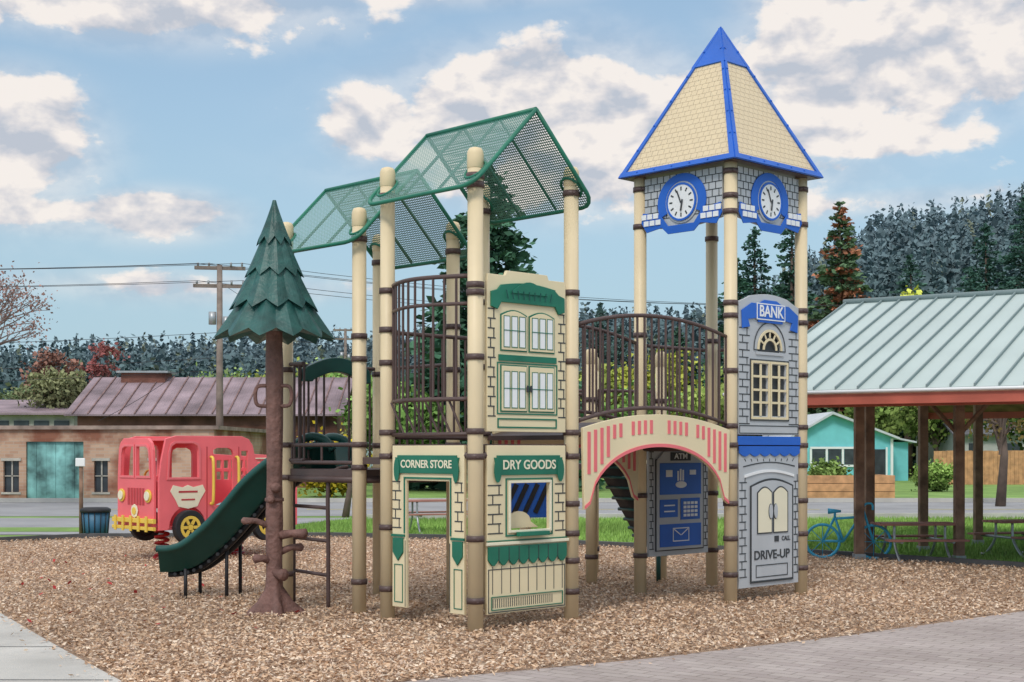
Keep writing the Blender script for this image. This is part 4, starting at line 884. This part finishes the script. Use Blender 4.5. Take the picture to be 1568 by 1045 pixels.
def tuft_forest(name,X,Y,Hh,cols,zf,per,rw=.19,q=1.0,noise=.15):
    n=len(X); Z=zf(X,Y); t=R.random((n,per))**.75; an=R.random((n,per))*6.283; k=R.random((n,per))**.5
    rr=Hh[:,None]*rw*t*k*(.75+.4*R.random((n,per)))
    P=np.stack([X[:,None]+rr*np.cos(an),Y[:,None]+rr*np.sin(an),Z[:,None]+Hh[:,None]*(1-.95*t)-.15*rr],-1).reshape(-1,3)
    S=(q*Hh[:,None]*(.07+.12*t)*(.6+.8*R.random((n,per)))).reshape(-1)
    dr=np.stack([np.cos(an),np.sin(an),-.7+0*an],-1).reshape(-1,3)
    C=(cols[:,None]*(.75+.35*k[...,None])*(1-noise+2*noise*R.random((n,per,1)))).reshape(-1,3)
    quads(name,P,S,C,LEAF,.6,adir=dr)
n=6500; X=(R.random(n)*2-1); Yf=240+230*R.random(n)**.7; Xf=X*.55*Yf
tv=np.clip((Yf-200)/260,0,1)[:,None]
near=np.array([(.075,.125,.11)]); far=np.array([(.17,.235,.265)])  # far tone paler and bluer: distance haze painted into the foliage colour
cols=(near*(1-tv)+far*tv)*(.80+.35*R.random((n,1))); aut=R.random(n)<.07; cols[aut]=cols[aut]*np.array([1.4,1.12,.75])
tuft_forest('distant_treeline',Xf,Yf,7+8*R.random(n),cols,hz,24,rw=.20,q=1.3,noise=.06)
n=520; Yf=165+80*R.random(n); Xf=(R.random(n)*2-1)*.55*Yf
hh=np.where(Xf/Yf>.1,6+7*R.random(n),4+4.5*R.random(n))
tuft_forest('tree_belt',Xf,Yf,hh,np.array([(.055,.105,.08)])*(.75+.5*R.random((n,1))),hz,120,q=1.0,noise=.12)
n=140; Yf=95+50*R.random(n); Xf=(R.random(n)*2-1)*.6*Yf
hh=np.where(Xf/Yf>.05,5+3.5*R.random(n),3.2+2.6*R.random(n)); cols=np.array([(.075,.15,.085)])*(.7+.6*R.random((n,1))); aut=R.random(n)<.2; cols[aut]=cols[aut]*np.array([2.4,1.4,.6])
tuft_forest('tree_belt',Xf,Yf,hh,cols,lambda x,y:0*x,260,rw=.24)
DG=(.075,.17,.105); 
conifer(-.8,52,11.9,4.1,DG,nb=280,per=64,q=.55)
conifer(14.4,84,14.7,3.3,(.06,.13,.10),nb=240); conifer(13.0,82,12.6,3.2,(.06,.14,.09))
conifer(19.0,82,15.8,3.4,(.11,.18,.095),alt=(.40,.17,.10),nb=270,per=62,q=.55); conifer(17.0,86,16.4,2.4,(.06,.13,.09))
conifer(24.8,88,13.6,3.6,(.08,.16,.125)); conifer(28.8,86,15.2,4.2,(.065,.14,.11),nb=240); conifer(30.4,83,17.0,4.0,(.06,.13,.10),nb=240); conifer(32.5,84,18,3.6,(.06,.13,.10),nb=200); conifer(21.8,92,11.4,3.0,(.10,.18,.15)); conifer(6.2,100,11.8,2.4,(.11,.18,.165)); conifer(8.6,112,11.4,2.8,(.11,.18,.165)); conifer(26.6,82,12.0,3.4,(.07,.15,.115)); conifer(30.2,72,11.8,3.4,(.06,.13,.09)); conifer(16.0,95,11.5,3.2,(.09,.16,.13)); conifer(10.8,92,9.4,2.6,(.08,.16,.11))
YG=(.46,.48,.09); MG=(.19,.32,.085)
broadleaf(21.8,78,10.6,2.6,YG,zb=.35,q=.34); broadleaf(23.8,77,9.4,2.2,(.40,.42,.1),q=.34)
broadleaf(6.5,62,5.6,2.5,YG); broadleaf(3.0,62,5.4,2.6,(.34,.40,.1)); broadleaf(5.0,58,3.8,2.0,MG); broadleaf(1.0,60,4.2,2.2,MG); broadleaf(8.8,58,4.8,2.2,(.34,.42,.12))
broadleaf(-5.7,44,2.0,1.1,(.62,.48,.04),'yellow_bush',zb=.05,q=.16,spread=.35); broadleaf(-4.0,50,3.6,1.9,MG); broadleaf(-7.6,64,5.0,2.2,MG); broadleaf(-12.5,75,6.2,3.2,(.34,.38,.1)); broadleaf(-9.4,78,6.4,3.0,(.26,.36,.11)); broadleaf(-17,85,6.6,3.4,(.22,.30,.11))
broadleaf(-20.6,64,5.8,1.5,(.26,.27,.14),q=.22); broadleaf(-19.6,68,6.8,1.1,(.36,.13,.12),'red_maple_tree',zb=.4,q=.20,nc=26,per=60); broadleaf(-22.6,70,7.0,1.4,(.32,.17,.13),q=.22); broadleaf(-25.5,72,5.2,2.0,(.19,.25,.12))
broadleaf(21.0,52,3.0,1.4,MG); broadleaf(11.2,77,5.2,1.8,(.24,.36,.1)); broadleaf(19.2,75,4.8,1.8,(.26,.38,.1)); broadleaf(21.5,72,5.0,2.2,(.28,.38,.1)); broadleaf(14.9,50,1.1,.8,(.26,.38,.1),'shrub',zb=.02,q=.12); broadleaf(9.4,42.2,1.2,.7,(.22,.32,.09),'shrub',zb=.02,q=.12); broadleaf(24,64,5.2,3,MG)
broadleaf(12.6,36.5,4.4,1.2,(.40,.30,.1),nc=20,per=26,q=.13,name='young_street_tree'); broadleaf(-3.6,30.6,2.2,.7,(.3,.3,.12),nc=12,per=20,q=.08,name='young_street_tree')
BT=empty('bare_tree'); mb=MB(); tips=[]
def grow(p,d,l,r,dep):
    q=p+d*l; mid=p+d*l*.5+V((random.uniform(-.06,.06),0,random.uniform(-.03,.05)))*l
    mb.tube([tuple(p),tuple(mid),tuple(q)],[r,r*.85,r*.7],5 if dep<4 else 3,False)
    if dep==0 or r<.004: tips.append(q); return
    for k in range(3 if dep>3 else 2):
        ax=V((random.gauss(0,1),random.gauss(0,1),random.gauss(0,.5))).normalized()
        nd=(d+ax*.52+V((0,0,.10))).normalized(); grow(q,nd,l*random.uniform(.66,.84),r*.66,dep-1)
grow(V((-13.9,34,0)),V((-.03,0,1)),1.55,.14,7); mb.out('branches',mat('bare_bark',(.24,.17,.15),.9,.3),BT)
T=np.array([tuple(t) for t in tips]); T=np.repeat(T,8,0)+R.normal(size=(len(T)*8,3))*.16
quads('remaining_leaves',T,.04+.05*R.random(len(T)),np.array([(.34,.20,.17)])*(.6+.8*R.random((len(T),1))),LEAF,.8,parent=BT)
flush()

# ---------------------------------------------------------------- light and sky
SUN_EL=math.radians(46); SUN_AZ=math.radians(196)
w_=bpy.data.worlds.new('World'); sc.world=w_; w_.use_nodes=True; nt=w_.node_tree; bg=nt.nodes['Background']
def nd(t): return nt.nodes.new(t)
def M(op,a,b=None,c=None,clamp=False):
    n=nd('ShaderNodeMath'); n.operation=op; n.use_clamp=clamp
    for i,x in enumerate((a,b,c)):
        if x is None: continue
        if isinstance(x,(int,float)): n.inputs[i].default_value=x
        else: nt.links.new(x,n.inputs[i])
    return n.outputs[0]
sky=nd('ShaderNodeTexSky'); sky.sky_type='NISHITA'; sky.sun_disc=False; sky.sun_elevation=SUN_EL; sky.sun_rotation=SUN_AZ; sky.dust_density=1.0; sky.ozone_density=2.0
tc=nd('ShaderNodeTexCoord'); sp=nd('ShaderNodeSeparateXYZ'); nt.links.new(tc.outputs['Generated'],sp.inputs[0])
AZ=M('ARCTAN2',sp.outputs[0],sp.outputs[1]); EL_=M('ARCSINE',sp.outputs[2])
def noise(scale,detail,vec,rough=.6,dist=0):
    n=nd('ShaderNodeTexNoise'); n.inputs['Scale'].default_value=scale; n.inputs['Detail'].default_value=detail; n.inputs['Roughness'].default_value=rough; n.inputs['Distortion'].default_value=dist; nt.links.new(vec,n.inputs['Vector']); return n.outputs['Fac']
cb=nd('ShaderNodeCombineXYZ'); nt.links.new(AZ,cb.inputs[0]); nt.links.new(M('MULTIPLY',EL_,1.6),cb.inputs[1])
cb2=nd('ShaderNodeCombineXYZ'); nt.links.new(AZ,cb2.inputs[0]); nt.links.new(M('ADD',M('MULTIPLY',EL_,1.6),.022),cb2.inputs[1])
n1=noise(17,6,cb.outputs[0],.56,.12); n2=noise(17,4,cb2.outputs[0],.54,.12); n3=noise(3.0,3,cb.outputs[0],.5)
#        az    el    s_az  s_el  weight  (centre, half widths of each cloud mass)
blobs=[(-.28,.300,.15,.026,1.15),(-.10,.316,.12,.014,.75),(-.345,.205,.055,.042,1.2),(-.245,.160,.050,.015,1.15),(.03,.232,.115,.042,1.3),(-.095,.226,.035,.030,1.1),(.07,.195,.16,.030,1.0),
 (.25,.262,.085,.050,1.25),(.33,.290,.10,.055,1.3),(.21,.300,.05,.020,.9),(.23,.212,.09,.014,1.0),(-.33,.160,.08,.014,.8),(-.20,.112,.12,.010,.65),(.22,.168,.16,.010,.6),(.55,.2,.1,.08,1),(-.6,.22,.12,.07,1)]
tot=None
for a,b,sa,sb,wt in blobs:
    ex=M('POWER',M('ABSOLUTE',M('DIVIDE',M('SUBTRACT',AZ,a),sa)),2.0); ey=M('POWER',M('ABSOLUTE',M('DIVIDE',M('SUBTRACT',EL_,b),sb)),2.0)
    g=M('MULTIPLY',M('EXPONENT',M('MULTIPLY',M('ADD',ex,ey),-.8)),wt); tot=g if tot is None else M('MAXIMUM',tot,g)
up=nd('ShaderNodeMapRange'); up.interpolation_type='SMOOTHSTEP'; nt.links.new(EL_,up.inputs['Value']); up.inputs['From Min'].default_value=.34; up.inputs['From Max'].default_value=.6
tot=M('ADD',tot,M('MULTIPLY',up.outputs[0],M('ADD',.35,M('MULTIPLY',n3,.5))))
den=M('ADD',tot,M('MULTIPLY',M('SUBTRACT',n1,.5),1.9))
mr=nd('ShaderNodeMapRange'); mr.interpolation_type='SMOOTHSTEP'; mr.inputs['From Min'].default_value=.38; mr.inputs['From Max'].default_value=.66; nt.links.new(den,mr.inputs['Value'])
alpha=mr.outputs[0]
# thin veil around cloud masses
ve=nd('ShaderNodeMapRange'); ve.interpolation_type='SMOOTHSTEP'; ve.inputs['From Min'].default_value=.05; ve.inputs['From Max'].default_value=.7; ve.inputs['To Max'].default_value=.45; nt.links.new(M('ADD',tot,M('MULTIPLY',M('SUBTRACT',n3,.5),.8)),ve.inputs['Value'])
alpha=M('MAXIMUM',alpha,ve.outputs[0])
shade=M('ADD',.62,M('MULTIPLY',M('SUBTRACT',n1,n2),4.2),clamp=True)
rp=nd('ShaderNodeValToRGB'); nt.links.new(shade,rp.inputs['Fac']); rp.color_ramp.elements[0].color=(3.5,3.75,4.25,1); rp.color_ramp.elements[1].color=(6.3,5.85,5.5,1)
rp.color_ramp.elements[0].position=.08; rp.color_ramp.elements[1].position=.88; rp.color_ramp.elements.new(.5).color=(4.9,4.75,4.85,1)
hr=nd('ShaderNodeMapRange'); nt.links.new(EL_,hr.inputs['Value']); hr.inputs['From Min'].default_value=.03; hr.inputs['From Max'].default_value=.32; hr.interpolation_type='SMOOTHSTEP'
hr.inputs['To Min'].default_value=.88; hr.inputs['To Max'].default_value=.45
hz_=nd('ShaderNodeMix'); hz_.data_type='RGBA'; nt.links.new(hr.outputs[0],hz_.inputs[0]); nt.links.new(sky.outputs[0],hz_.inputs[6]); hz_.inputs[7].default_value=(2.7,3.9,4.6,1)
mx=nd('ShaderNodeMix'); mx.data_type='RGBA'; nt.links.new(M('MULTIPLY',alpha,.95),mx.inputs[0]); nt.links.new(hz_.outputs[2],mx.inputs[6]); nt.links.new(rp.outputs['Color'],mx.inputs[7])
bo=nd('ShaderNodeVectorMath'); bo.operation='SCALE'; nt.links.new(mx.outputs[2],bo.inputs[0]); nt.links.new(M('ADD',1.0,M('MULTIPLY',up.outputs[0],.55)),bo.inputs['Scale'])  # sky above the view brightened as added fill light
nt.links.new(bo.outputs[0],bg.inputs['Color']); bg.inputs['Strength'].default_value=.15
sd=bpy.data.lights.new('sun','SUN'); sd.energy=1.5; sd.angle=math.radians(12); sd.color=(1,.95,.88); so=bpy.data.objects.new('sun',sd); COL.objects.link(so)
dv=V((math.sin(SUN_AZ)*math.cos(SUN_EL),math.cos(SUN_AZ)*math.cos(SUN_EL),math.sin(SUN_EL)))
so.rotation_euler=dv.to_track_quat('Z','Y').to_euler(); so.location=(0,-5,20)
cd=bpy.data.cameras.new('camera'); cd.sensor_width=36; cd.lens=49.73; cd.shift_y=.1068; cd.clip_end=3000; co=bpy.data.objects.new('camera',cd); COL.objects.link(co)
co.location=(0,0,1.45); co.rotation_euler=(math.pi/2,0,0); sc.camera=co
sc.view_settings.view_transform='Standard'; sc.view_settings.look='None'; sc.view_settings.exposure=0
